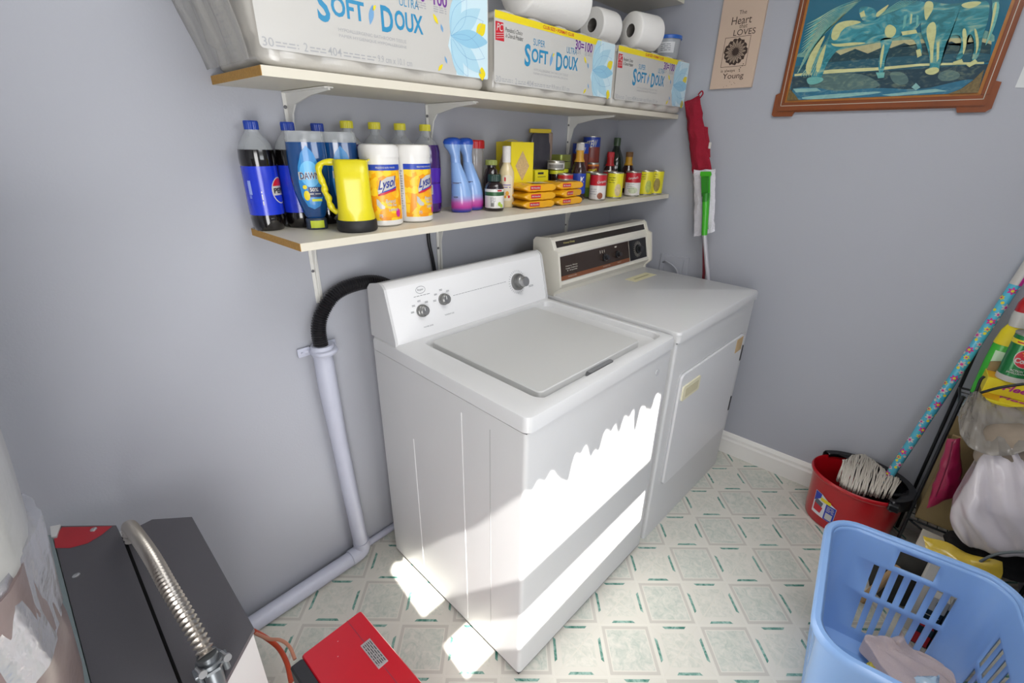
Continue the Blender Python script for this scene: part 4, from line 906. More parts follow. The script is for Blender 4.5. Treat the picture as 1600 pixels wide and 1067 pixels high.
# horse picture ------------------------------------------------------
y0, y1, z0, z1 = -.704, -1.304, 1.560, 2.06
t = thing('framed_picture', 'large glossy wood-framed teal picture of winged horses on the right wall', 'picture', (XR, (y0+y1)/2, 1.8))
yc = (y0+y1)/2
def fr(u, v, t_): return Vector((-t_, u-yc, v-1.8))
iy0, iy1, iz0, iz1 = -.727, -1.281, 1.594, 2.03
outer = [(y0, 1.628), (y0+.014, 1.622), (y0+.014, 1.552), (y0+.006, 1.546), (y0-.058, 1.546), (y0-.064, 1.560), (y1+.07, 1.560), (y1+.064, 1.546), (y1-.002, 1.546), (y1-.014, 1.556), (y1-.014, 1.628), (y1, 1.632),
         (y1, 1.99), (y1-.014, 1.996), (y1-.014, 2.07), (y1+.064, 2.075), (y1+.07, 2.06), (y0-.064, 2.06), (y0-.058, 2.075), (y0+.014, 2.07), (y0+.014, 1.996), (y0, 1.99)]
bm = B(); N = len(outer); cy_, cz_ = yc, 1.8
m_fr = M('varnished_wood', '#7E3F14', .3, coat=.25, var=.3, vscale=9)
# board behind, full outline
aprism(bm, outer, fr, .002, .012); obj('back_board', bm, m_fr, t)
# raised four rails
for q in ([(y0-.003, iz0), (y1+.003, iz0), (y1+.003, z0+.003), (y0-.003, z0+.003)], [(y0-.003, iz1), (y1+.003, iz1), (y1+.003, z1-.003), (y0-.003, z1-.003)],
          [(y0-.003, iz0), (iy0, iz0), (iy0, iz1), (y0-.003, iz1)], [(iy1, iz0), (y1+.003, iz0), (y1+.003, iz1), (iy1, iz1)]):
    bm = aprism(B(), q, fr, .0125, .018); bmesh.ops.bevel(bm, geom=bm.edges[:], offset=.0025, segments=2, affect='EDGES'); obj('rail', bm, m_fr, t)
m_in = M('silver_inlay', '#B9B2A2', .35)
bm = B(); a_ = .008
for q in ((iy0+.011, iy1-.011, iz0-.0125, iz0-.0105), (iy0+.011, iy0+.009, iz0-.0125, iz1+.012), (iy1-.009, iy1-.011, iz0-.0125, iz1+.012), (iy0+.011, iy1-.011, iz1+.0105, iz1+.0125)): aprism(bm, rc(*q), fr, .0178, .0186)
obj('inlay_line', bm, m_in, t)
# gilt slip lit inside the rails + painting
obj('gilt_slip', aprism(B(), rc(iy0, iy1, iz0, iz1), fr, .0122, .0130), M('gilt_orange', '#A3661D', .3, coat=.5, var=.25, vscale=40), t)
Q0 = (1230, 0); 
def hz(zx, zy, e): # point of the picture seen in the photo
    p = atx(1230+zx/4.324, zy/4.324, XR-.0135); y_ = min(max(p.y, iy1+.008), iy0-.008); z_ = min(max(p.z, iz0+.007), iz1-.005); return Vector((-.0135-e, y_-yc, z_-1.8))
LAY = [0]
def tone(c, amt, sc):
    nm = 'pic_'+c[1:]+str(sc)
    if nm in MATS: return MATS[nm]
    m = M(nm, c, .16, coat=.6); nt = m.node_tree; b = nt.nodes['Principled BSDF']; tc = nt.nodes.new('ShaderNodeTexCoord'); mp = nt.nodes.new('ShaderNodeMapping'); mp.inputs['Scale'].default_value = (1, 1, 2.2)
    n = nt.nodes.new('ShaderNodeTexNoise'); n.inputs['Scale'].default_value = sc; n.inputs['Detail'].default_value = 3; n.inputs['Distortion'].default_value = 1.5
    r = nt.nodes.new('ShaderNodeValToRGB'); e = r.color_ramp.elements; base = lin(c); hi = lin('#C9D6A0'); k = amt*.6
    e[0].position = .38; e[0].color = tuple(x*(1-amt*.45) for x in base[:3])+(1,); e[1].position = .72; e[1].color = tuple(x*(1-k)+h*k for x, h in zip(base[:3], hi[:3]))+(1,)
    q = e.new(.52); q.color = base
    nt.links.new(tc.outputs['Object'], mp.inputs[0]); nt.links.new(mp.outputs[0], n.inputs['Vector']); nt.links.new(n.outputs['Fac'], r.inputs[0]); nt.links.new(r.outputs[0], b.inputs['Base Color']); return m
def soft(p):
    if len(p) < 5: return p
    for _ in range(2):
        q = []
        for a, b in zip(p, p[1:]+p[:1]): q += [(a[0]*.75+b[0]*.25, a[1]*.75+b[1]*.25), (a[0]*.25+b[0]*.75, a[1]*.25+b[1]*.75)]
        p = q
    return p
def paint(name, polys, col):
    if name.startswith(('horse', 'mane', 'tail', 'rocks', 'water', 'lake', 'sky')): polys = [soft(p) for p in polys]
    LAY[0] += .00018; e = LAY[0]; decal(name, polys, tone(col, .85 if 'body' in name else .25, 16 if 'body' in name else 30), art, lambda u, v: hz(u, v, e))
art = obj('painting', aprism(B(), rc(iy0-.008, iy1+.008, iz0+.007, iz1-.005), fr, .0128, .0135), M('pic_sky', '#1B667F', .16, coat=.6), t)
paint('sky_glow', [[(60, 360), (300, 300), (700, 240), (1000, 210), (1400, 190), (1400, 330), (60, 400)]], '#6FA096')
paint('sky_glow', [[(280, 350), (600, 290), (760, 270), (1000, 262), (1380, 250), (1380, 330), (260, 400)]], '#B9B489')
paint('mountains', [[(230, 430), (330, 350), (360, 372), (460, 330), (545, 362), (640, 320), (700, 325), (790, 290), (840, 310), (920, 290), (1040, 300), (1110, 280), (1180, 310), (1300, 280), (1380, 300), (1380, 420), (900, 450), (240, 470)]], '#23434C')
paint('lake', [[(30, 440), (300, 420), (700, 385), (1000, 370), (1400, 350), (1400, 440), (30, 520)]], '#2B5A69')
paint('shore', [[(30, 520), (1400, 430), (1400, 700), (0, 760)]], '#27424E')
paint('light_streak', [[(50, 500), (300, 470), (620, 455), (900, 430), (1330, 418), (1330, 432), (900, 446), (620, 475), (300, 496), (50, 515)]], '#D2D39A')
paint('rocks', [[(200, 500), (500, 490), (630, 560), (620, 590), (400, 630), (230, 640), (130, 590)], [(690, 480), (800, 490), (830, 560), (750, 580), (700, 540)], [(1010, 500), (1100, 465), (1180, 500), (1140, 545), (1030, 550)]], '#56716F')
paint('water', [[(40, 590), (200, 590), (330, 620), (600, 590), (900, 610), (1100, 560), (1250, 530), (1300, 560), (1180, 640), (600, 700), (60, 740), (30, 640)]], '#33708A')
paint('water', [[(40, 600), (200, 595), (230, 615), (60, 625)], [(100, 650), (620, 615), (640, 630), (300, 665), (100, 675)], [(840, 590), (870, 560), (900, 590), (870, 610)], [(640, 640), (1000, 600), (1080, 615), (700, 665)]], '#86B5B2')
# left winged horse
HB = '#3D93A0'; HL = '#C9CD92'; HM = '#6FB3AC'
paint('horse_body', [[(260, 300), (290, 210), (340, 150), (430, 140), (500, 150), (600, 140), (650, 90), (720, 30), (760, 5), (930, 5), (960, 60), (900, 160), (870, 200), (780, 230), (740, 260), (640, 270), (540, 300), (420, 310), (340, 330), (260, 440), (230, 540), (160, 540), (170, 440), (210, 380)],
                     [(620, 260), (720, 250), (690, 330), (660, 400), (655, 490), (615, 500), (620, 400), (640, 320)], [(760, 230), (880, 205), (915, 330), (905, 385), (875, 380), (885, 320), (845, 250), (770, 250)],
                     [(480, 60), (520, 40), (600, 60), (610, 120), (560, 150), (500, 140)]], HB)
paint('horse_light', [[(295, 250), (310, 190), (350, 150), (440, 135), (520, 150), (420, 175), (370, 200), (340, 270), (310, 275)], [(660, 190), (690, 160), (740, 190), (730, 240), (690, 260), (660, 240)], [(770, 215), (870, 200), (880, 225), (780, 240)],
                      [(645, 300), (660, 300), (645, 400), (630, 480), (625, 400)], [(290, 290), (330, 300), (450, 285), (560, 290), (420, 312), (320, 318)], [(600, 90), (640, 60), (700, 20), (640, 100), (600, 120)], [(870, 340), (900, 330), (910, 375), (880, 390)], [(490, 90), (520, 70), (530, 110), (500, 120)]], HL)
fe_ = []
for k in range(17):
    f_ = k/16; bx, by = 60+10*k*.4, 500-f_*330; ex_, ey_ = 300+f_*200, 130-f_*125+30*(1-f_)*5*.3
    if k < 6: ex_, ey_ = 250+10*k, 330-30*k
    w_ = 9; fe_.append([(bx, by), ((bx+ex_)/2-w_, (by+ey_)/2-w_-12), (ex_, ey_), ((bx+ex_)/2+w_, (by+ey_)/2+w_-6)])
paint('wing_feathers', fe_[6:], HM)
paint('wing_feathers', [[(a[0]+4, a[1]), (b[0]+5, b[1]+5), (c_[0], c_[1]), (b[0]+11, b[1]+11)] for a, b, c_, _ in fe_[6::2]], HL)
def stroke(a, b, c, w):
    L = []; R = []
    for i in range(13):
        t_ = i/12; x = (1-t_)**2*a[0]+2*t_*(1-t_)*b[0]+t_*t_*c[0]; y = (1-t_)**2*a[1]+2*t_*(1-t_)*b[1]+t_*t_*c[1]
        dx, dy = 2*(1-t_)*(b[0]-a[0])+2*t_*(c[0]-b[0]), 2*(1-t_)*(b[1]-a[1])+2*t_*(c[1]-b[1]); l_ = math.hypot(dx, dy) or 1; ww = w*math.sin(PI*min(1, t_+.12))**.7
        L.append((x-dy/l_*ww, y+dx/l_*ww)); R.append((x+dy/l_*ww, y-dx/l_*ww))
    return L+R[::-1]
for kk, cc in ((0, '#2F8A9C'), (1, HL), (2, HM)):
    paint('feather_strokes', [stroke((70+i*9, 500-i*21-kk*4), (170+i*10, 330-i*17), (300+i*13, 150-i*9+kk*3), 1.8 if kk else 4.5) for i in range(19)], cc)
    paint('feather_strokes', [stroke((95+i*17, 520-kk*5), (165+i*13, 420-i*6), (250+i*8, 300-i*16), 1.8 if kk else 4) for i in range(7)], cc)
    paint('mane_strokes', [stroke((610+i*14, 120-i*6), (700+i*16, 40+i*3), (800+i*20, -10), 2) for i in range(6)], cc) if kk else None
    paint('mane_strokes', [stroke((1385+i*9, -5), (1405+i*8-i*i, 120+i*5), (1345+i*6, 320-i*18), 2) for i in range(6)], cc) if kk else None
paint('tail_strands', [[(120, 470), (150, 380), (200, 300), (270, 220), (220, 330), (180, 420), (150, 520)], [(190, 470), (220, 370), (270, 280), (250, 380), (215, 500)]], HL)
paint('horse_hooves', [[(130, 520), (240, 520), (250, 545), (200, 570), (140, 575)], [(600, 490), (660, 490), (655, 525), (615, 530)]], HM)
# right horse
paint('horse_body', [[(930, 20), (980, 10), (1060, 30), (1150, 25), (1240, 10), (1300, 5), (1360, 10), (1370, 60), (1350, 170), (1320, 240), (1310, 330), (1280, 410), (1240, 410), (1270, 320), (1250, 230), (1215, 240), (1210, 320), (1180, 400), (1130, 410), (1180, 320), (1170, 230), (1090, 250), (1060, 330), (1040, 420), (1020, 500), (950, 500), (970, 420), (940, 300), (910, 250), (900, 160)]], '#3A8C96')
paint('horse_light', [[(930, 10), (985, 10), (990, 60), (960, 110), (935, 150), (925, 80)], [(945, 170), (1000, 140), (1010, 220), (990, 300), (985, 420), (970, 430), (965, 320), (940, 240)], [(1010, 290), (1030, 280), (1025, 400), (1010, 420)],
                      [(1180, 200), (1210, 190), (1215, 300), (1185, 390), (1190, 300)], [(1260, 190), (1280, 200), (1300, 300), (1270, 390), (1280, 300)], [(1170, 30), (1250, 10), (1330, 15), (1250, 60), (1190, 55)], [(930, 470), (1010, 450), (1035, 480), (985, 510), (935, 500)], [(1120, 420), (1180, 400), (1190, 425), (1130, 440)], [(1210, 440), (1270, 400), (1290, 425), (1230, 455)]], HL)
paint('mane_strands', [[(780, 200), (790, 110), (810, 100), (800, 180)], [(820, 170), (830, 90), (850, 90), (840, 160)], [(870, 190), (875, 100), (890, 110), (885, 180)], [(1380, 20), (1440, 10), (1420, 130), (1370, 260), (1330, 330), (1370, 200), (1390, 100)]], HM)
paint('mane_strands', [[(1400, 20), (1420, 15), (1400, 130), (1360, 250), (1345, 300), (1375, 180)], [(830, 165), (838, 95), (846, 100), (840, 160)]], HL)
LAY[0] += .0001; e_ = LAY[0]
m_orn = M('gold_black_ornament', '#6B5A31', .5, var=.8, vscale=160)
decal('corner_ornament', [[(-20, 740), (0, 600), (55, 640), (80, 680), (130, 690), (120, 760)], [(1080, 650), (1180, 600), (1260, 540), (1330, 470), (1320, 700), (1100, 720)]], m_orn, art, lambda u, v: hz(u, v, e_))
t2 = obj('wall_paper_sheet', prism([(-1.352, 1.612), (-1.50, 1.60), (-1.50, 1.9), (-1.36, 1.9)], lambda u, v, w_: Vector((XR-w_, u, v)), .0005, .002), M('paper_white', '#D5D8D8', .6))
tag(t2, 'white paper sheet on the right wall, only its corner showing right of the horse picture', 'paper')

# ---------------------------------------------------------------- pads
def qlump(c00, c10, c11, c01, th, n=12, amp=.004, fr_=20, edge=.35, nrm=None, sag=0, seed=0, pinch=0):
    """soft pillow spanned by four corner points (TL, TR, BR, BL)"""
    c00, c10, c11, c01 = map(Vector, (c00, c10, c11, c01)); nr = nrm or (c10-c00).cross(c01-c00).normalized(); bm = B(); top = []; bot = []
    for j in range(n+1):
        rt, rb = [], []
        for i in range(n+1):
            u, v = i/n, j/n; p = (c00*(1-u)+c10*u)*(1-v)+(c01*(1-u)+c11*u)*v
            k = (min(1, min(u, 1-u)/edge)*min(1, min(v, 1-v)/edge))**.5 if 0 < i < n and 0 < j < n else 0
            o = Vector((seed*3.1, 0, 0)); d = noise.noise_vector((p+o)*fr_)*amp; p = p+d-Vector((0, 0, sag*math.sin(PI*u)))
            h = th/2*k*(1+.5*noise.noise((p+o)*fr_*1.7))
            rt.append(bm.verts.new(p+nr*h)); rb.append(bm.verts.new(p-nr*h) if k > 0 else rt[-1])
        top.append(rt); bot.append(rb)
    for j in range(n):
        for i in range(n):
            for g in (top, bot):
                q = []
                for v_ in (g[j][i], g[j][i+1], g[j+1][i+1], g[j+1][i]):
                    if v_ not in q: q.append(v_)
                if len(q) > 2:
                    try: bm.faces.new(q if g is top else q[::-1])
                    except ValueError: pass
    return bm
m_redf = M('red_microfibre', '#93102A', .9, bump=.9, bscale=260, var=.15, vscale=90)
t = thing('duster_mop', 'red microfibre duster mop leaning on the right wall head up behind the white one', 'mop', (1.45, -.44, .001))
def L0(v, o=(1.45, -.44, .001)): return Vector(v)-Vector(o)
pts = [(1.50, -.355, 1.60), (1.50, -.40, 1.635), (1.49, -.497, 1.345), (1.49, -.425, 1.325)]
q4 = [L0(p) for p in ((1.500, -.335, 1.61), (1.500, -.398, 1.635), (1.488, -.506, 1.345), (1.488, -.428, 1.32))]
obj('fibre_head', qlump(*q4, .05, n=16, amp=.006, fr_=35, edge=.4, nrm=Vector((-1, 0, 0))), m_redf, t, smooth=60)
obj('side_tab', qlump(*[L0(p) for p in ((1.497, -.425, 1.515), (1.497, -.458, 1.51), (1.49, -.492, 1.39), (1.49, -.455, 1.40))], .02, n=6, nrm=Vector((-1, 0, 0))), m_redf, t, smooth=60)
obj('handle_tag', box(.036, .038, -.047, -.037, 1.425, 1.45), M('tag_white', '#CFCBC6', .6), t)
obj('top_loop', tube([L0(p) for p in ((1.498, -.40, 1.62), (1.498, -.412, 1.637), (1.498, -.405, 1.648), (1.498, -.392, 1.635))], .003, seg=8, n=4), m_redf, t, smooth=60)
obj('handle', tube([L0((1.497, -.47, 1.36)), L0((1.499, -.55, .89)), L0((1.50, -.62, .002))], .0065, seg=12), M('dark_red_pole', '#7A1826', .4), t, smooth=60)
m_grn = M('bright_green_plastic', '#3FAE22', .3, coat=.2); m_pad = M('white_mop_pad', '#D6D3DA', .9, bump=.9, bscale=150, var=.06, vscale=60)
t = thing('flat_mop', 'white-padded flat mop with a green clip head leaning upside down behind the dryer', 'mop', (1.44, -.52, .001))
o_ = (1.44, -.52, .001)
q4 = [L0(p, o_) for p in ((1.478, -.432, 1.34), (1.478, -.527, 1.345), (1.47, -.572, 1.09), (1.47, -.487, 1.055))]
obj('mop_pad', qlump(*q4, .028, n=16, amp=.005, fr_=45, edge=.3, nrm=Vector((-1, 0, 0))), m_pad, t, smooth=60)
gp = [(-.476, 1.335), (-.518, 1.337), (-.523, 1.325), (-.519, 1.315), (-.532, 1.24), (-.545, 1.12), (-.55, 1.10), (-.520, 1.115), (-.520, 1.125), (-.513, 1.20), (-.496, 1.25), (-.486, 1.31), (-.476, 1.32)]
obj('clip_plate', aprism(B(), gp, lambda u, v, w_: Vector((w_-1.44, u+.52, v-.001)), 1.448, 1.456), m_grn, t)
gp = [(-.486, 1.315), (-.515, 1.318), (-.528, 1.235), (-.503, 1.235)]
obj('hinge_block', aprism(B(), gp, lambda u, v, w_: Vector((w_-1.44, u+.52, v-.001)), 1.436, 1.449), M('dark_green_plastic', '#26801B', .35), t)
obj('swivel_joint', tube([L0((1.438, -.520, 1.235), o_), L0((1.437, -.532, 1.165), o_), L0((1.437, -.543, 1.075), o_)], .011, seg=14, rf=lambda k: .0145-.002*k), m_grn, t, smooth=50)
obj('joint_ring', tube([L0((1.437, -.519, 1.25), o_), L0((1.437, -.523, 1.215), o_)], .014, seg=16), M('dark_green_plastic', '#26801B'), t, smooth=50)
obj('handle', tube([L0((1.437, -.543, 1.08), o_), L0((1.468, -.579, .895), o_), L0((1.50, -.64, .55), o_)], .009, seg=14), M('silver_pole', '#C9C7CD', .3, metal=.3), t, smooth=60)

# ================================================================ BUCKET + STRING MOP
bx_, by_ = 1.386, -1.343
t = thing('mop_bucket', 'red oval mop bucket with a black wringer standing against the right wall', 'bucket', (bx_, by_, .001))
m_bred = M('bucket_red', '#B00E1A', .28, coat=.4)
SX, SY = .135, .164
prof = [(.80, 0), (.86, .003), (.885, .03), (.92, .13), (.955, .205), (1.0, .209), (1.02, .216), (1.015, .224), (.985, .228), (.955, .222), (.90, .13), (.855, .012), (0, .008)]
obj('bucket_body', lathe(prof, seg=72, sx=SX, sy=SY, caps=False), m_bred, t, smooth=50)
bmk = B(); m_bk = M('black_wringer_plastic', '#17171A', .3, coat=.2)
bm = alathe(B(), [(.90, .226), (.92, .238), (1.05, .243), (1.09, .230), (1.09, .200), (1.05, .198)], seg=44, sx=SX, sy=SY, caps=False, a0=-2.45, a1=.95)
wr = obj('wringer_rim', bm, m_bk, t, smooth=35); wr.modifiers.new('t', 'SOLIDIFY').thickness = .003
bm = alathe(B(), [(.098, .232), (.092, .205), (.07, .12), (.06, .09), (.02, .085)], seg=40, cx=.03, cy=-.062, caps=False, sx=.8, sy=.85)
wc = obj('wringer_cone', bm, m_bk, t, smooth=40); wc.modifiers.new('t', 'SOLIDIFY').thickness = -.003
bm = B()
for k in range(14):
    a_ = 2*PI*k/14; atube(bm, [(.03+.077*math.cos(a_), -.062+.082*math.sin(a_), .233), (.03+.053*math.cos(a_), -.062+.056*math.sin(a_), .11)], .003, seg=5)
obj('cone_ribs', bm, m_bk, t)
bm = alathe(B(), [(.10, .233), (.10, .236), (.116, .234)], seg=40, cx=.03, cy=-.062, caps=False, sx=.8, sy=.85); obj('wringer_collar', bm, m_bk, t, smooth=30)
bm = B(); pv = None
for k in range(31):
    a_ = -2.35+3.1*k/30; o1 = bm.verts.new((SX*.97*math.cos(a_), SY*.97*math.sin(a_), .234)); i1 = bm.verts.new((.03+.112*.8*math.cos(a_), -.062+.112*.85*math.sin(a_), .233))
    if pv: bm.faces.new((pv[0], o1, i1, pv[1]))
    pv = (o1, i1)
wp_ = obj('wringer_plate', bm, m_bk, t, smooth=30); wp_.modifiers.new('t', 'SOLIDIFY').thickness = .003
obj('wringer_foot', box(-.12, -.07, -.135, -.10, .205, .236, bev=.006), m_bk, t)
def bk(ang_, r_=.93): # bucket side map
    def f(u, v):
        a_ = ang_-u/.15; k = .885+(.955-.885)*((.1+v)-.03)/.175
        return Vector((SX*k*math.cos(a_)*1.006, SY*k*math.sin(a_)*1.006, .1+v))
    return lambda u, v, e=0: f(u, v)*1+Vector((math.cos(ang_)*e, math.sin(ang_)*e, 0))
K_ = bk(2.62)
st = cdecal('sticker', [[(-.052, -.055), (.045, -.055), (.045, .02), (.02, .03), (-.02, .05), (-.052, .05)]], M('sticker_white', '#D8DADF', .4), t, lambda u, v: K_(-u, v, .0008), .006)
cdecal('sticker_blue', [rc(.006, .044, -.054, .02), [(-.05, .0), (-.02, .03), (-.02, .049), (-.05, .049)]], M('sticker_blue', '#2338A8', .4), st, lambda u, v: K_(-u, v, .0014), .006)
cdecal('sticker_yellow', [rc(-.02, .022, .02, .036)], m_yel, st, lambda u, v: K_(-u, v, .002), .006)
cdecal('sticker_picture', [[(-.045, -.04), (-.01, -.04), (-.004, -.01), (-.045, -.005)]], m_red, st, lambda u, v: K_(-u, v, .0014), .006)
cdecal('sticker_picture', [[(-.046, -.005), (-.01, -.01), (-.006, .012), (-.04, .018)]], M('sticker_dark', '#55606A', .5), st, lambda u, v: K_(-u, v, .0014), .006)
cdecal('bar_code', [rc(.012, .038, -.048, -.018)], m_label, st, lambda u, v: K_(-u, v, .002), .006)
cdecal('small_print', [q for k in range(4) for q in wordbars(.012, .04, .012-k*.007, .003, k)], m_label, st, lambda u, v: K_(-u, v, .002), .006)
# string mop
base = Vector((1.398, -1.425, .16))
top = Vector((1.508, -1.555, 1.20)); pa = atx(1395, 735, 1.415); pb = atx(1600, 424, 1.505)
dr_ = (pb-pa).normalized(); st_ = pa-dr_*.10; en_ = pb+dr_*.12; Lp = (en_-st_).length
mp = thing('string_mop', 'cotton string mop with a turquoise flower-print pole leaning in the red bucket', 'mop', tuple(st_))
Rq = dr_.to_track_quat('Z', 'Y').to_matrix().to_4x4(); rp = .0145
pole = obj('pole', lathe([(rp*.9, 0), (rp, .002), (rp, Lp)], seg=28), M('turquoise_pole', '#4FB4CF', .2, coat=.6), mp, smooth=60); pole.matrix_local = Rq
ic = Rq.to_3x3().inverted() @ (CAM-(st_+dr_*Lp*.5)); ca = math.atan2(ic.y, ic.x)
def pc(a_, z_, e): return cyl(rp, a_, z_, e)
rnd = random.Random(4); wh, mg, ye, wc_, lp = [], [], [], [], []
bw, bmg, by2 = B(), B(), B()
zz = .03; k = 0
while zz < Lp-.18:
    a_ = ca+rnd.uniform(-.9, .9); kind = k % 4; s_ = .0112 if kind in (0, 2) else .008
    dst = {0: bw, 1: by2, 2: bmg, 3: bw}[kind]
    for j in range(6):
        q = 2*PI*j/6+k; cpoly(dst, leaf(s_*.62*math.cos(q), s_*.62*math.sin(q), s_*.55, s_*.27, q), pc(a_, zz, .0007+.0001*j), .004)
    cpoly({0: bmg, 1: bmg, 2: by2, 3: bmg}[kind], ell(0, 0, s_*.36, s_*.4, 10), pc(a_, zz, .0016), .004)
    a2 = a_+rnd.choice((-1, 1))*1.0
    cpoly({0: by2, 1: bw, 2: bw, 3: by2}[kind], ell(0, 0, .0045, .005, 10), pc(a2, zz+.012, .0008), .004)
    zz += .027; k += 1
obj('flower_print', bw, m_label, pole); obj('flower_print', bmg, M('magenta_print', '#C3268C'), pole); obj('flower_print', by2, M('flower_yellow', '#D5CC2E', .4), pole)
sl_ = obj('price_sleeve', patch(rp, ca-1.5, ca+1.5, Lp-.165, Lp-.06, seg=20, off=.001), m_label, pole, smooth=60)
obj('sleeve_stripe', patch(rp, ca+.5, ca+1.5, Lp-.165, Lp-.06, seg=10, off=.0016), M('magenta_print', '#C3268C'), sl_, smooth=60)
T_ = [(1316, 724), (1332, 711), (1350, 709), (1366, 720), (1384, 739), (1405, 754)]; B_ = [(1312, 744), (1322, 754), (1338, 761), (1356, 765), (1376, 768), (1395, 770)]
def lerpl(Lst, t_):
    x_ = t_*(len(Lst)-1); i_ = min(int(x_), len(Lst)-2); f_ = x_-i_; return (Lst[i_][0]*(1-f_)+Lst[i_+1][0]*f_, Lst[i_][1]*(1-f_)+Lst[i_+1][1]*f_)
bm = B(); rnd = random.Random(2)
for i in range(100):
    t_ = i/99; a_ = lerpl(T_, max(0, min(1, t_+rnd.uniform(-.02, .02)))); b_ = lerpl(B_, max(0, min(1, t_+rnd.uniform(-.05, .05))))
    P0 = atz(a_[0], a_[1], .243); P3 = atz(b_[0]+rnd.uniform(-2, 2), b_[1]+rnd.uniform(-3, 2), .243); Mm = (P0+P3)/2+Vector((rnd.uniform(-.004, .004), rnd.uniform(-.006, .006), .030+rnd.uniform(-.006, .008)))
    Pm = P0.lerp(Mm, .5)+Vector((0, rnd.uniform(-.004, .004), .010)); Pn = Mm.lerp(P3, .5)+Vector((0, rnd.uniform(-.005, .005), .008))
    atube(bm, [P0-st_, Pm-st_, Mm-st_, Pn-st_, P3-st_, P3-st_+Vector((.012, 0, -.035))], .0021, seg=5, n=3)
ms = obj('string_head', bm, M('cotton_string', '#C6BFB4', .9, var=.15, vscale=60), mp, smooth=70)
obj('head_socket', tube([Vector((0, 0, .0)), dr_*.03], .018, seg=18), m_bk, mp, smooth=40)

# ================================================================ LAUNDRY BASKET
bk_ = thing('laundry_basket', 'pale blue slotted plastic laundry basket on the floor by the red bucket', 'basket', (.606, -1.530, .001), math.radians(6))
m_bas = M('basket_blue', '#8CB2E6', .3, coat=.25)
def ringpts(a, b, r, sidef, cn=8):
    """rounded rectangle a x b; side fractions for (+x side, +y side, -x side, -y side)"""
    out = []
    cs = [(a-r, -(b-r), -90), (a-r, b-r, 0), (-(a-r), b-r, 90), (-(a-r), -(b-r), 180)]
    for s in range(4):
        cx, cy, a0 = cs[s]
        for k in range(cn+1): q = math.radians(a0+90*k/cn); out.append(((cx+r*math.cos(q), cy+r*math.sin(q)), None))
        nx, ny, a1 = cs[(s+1) % 4]; q = math.radians(a0+90); p = (cx+r*math.cos(q), cy+r*math.sin(q)); q = math.radians(a1); e = (nx+r*math.cos(q), ny+r*math.sin(q))
        for f, code in sidef[s][1:-1]: out.append(((p[0]*(1-f)+e[0]*f, p[1]*(1-f)+e[1]*f), code))
        # codes are attached to segments beginning at the point
    return out
def sidefr(n, m0=.02, duty=.54, hole=None, sh=0):
    """cut fractions; slot columns"""
    f = [0]; cols = []
    for i in range(n):
        c0 = m0+(1-2*m0)*(i+.5-duty/2)/n+sh; c1 = m0+(1-2*m0)*(i+.5+duty/2)/n+sh; f += [c0, c1]; cols.append((c0, c1))
    f.append(1); return f, cols
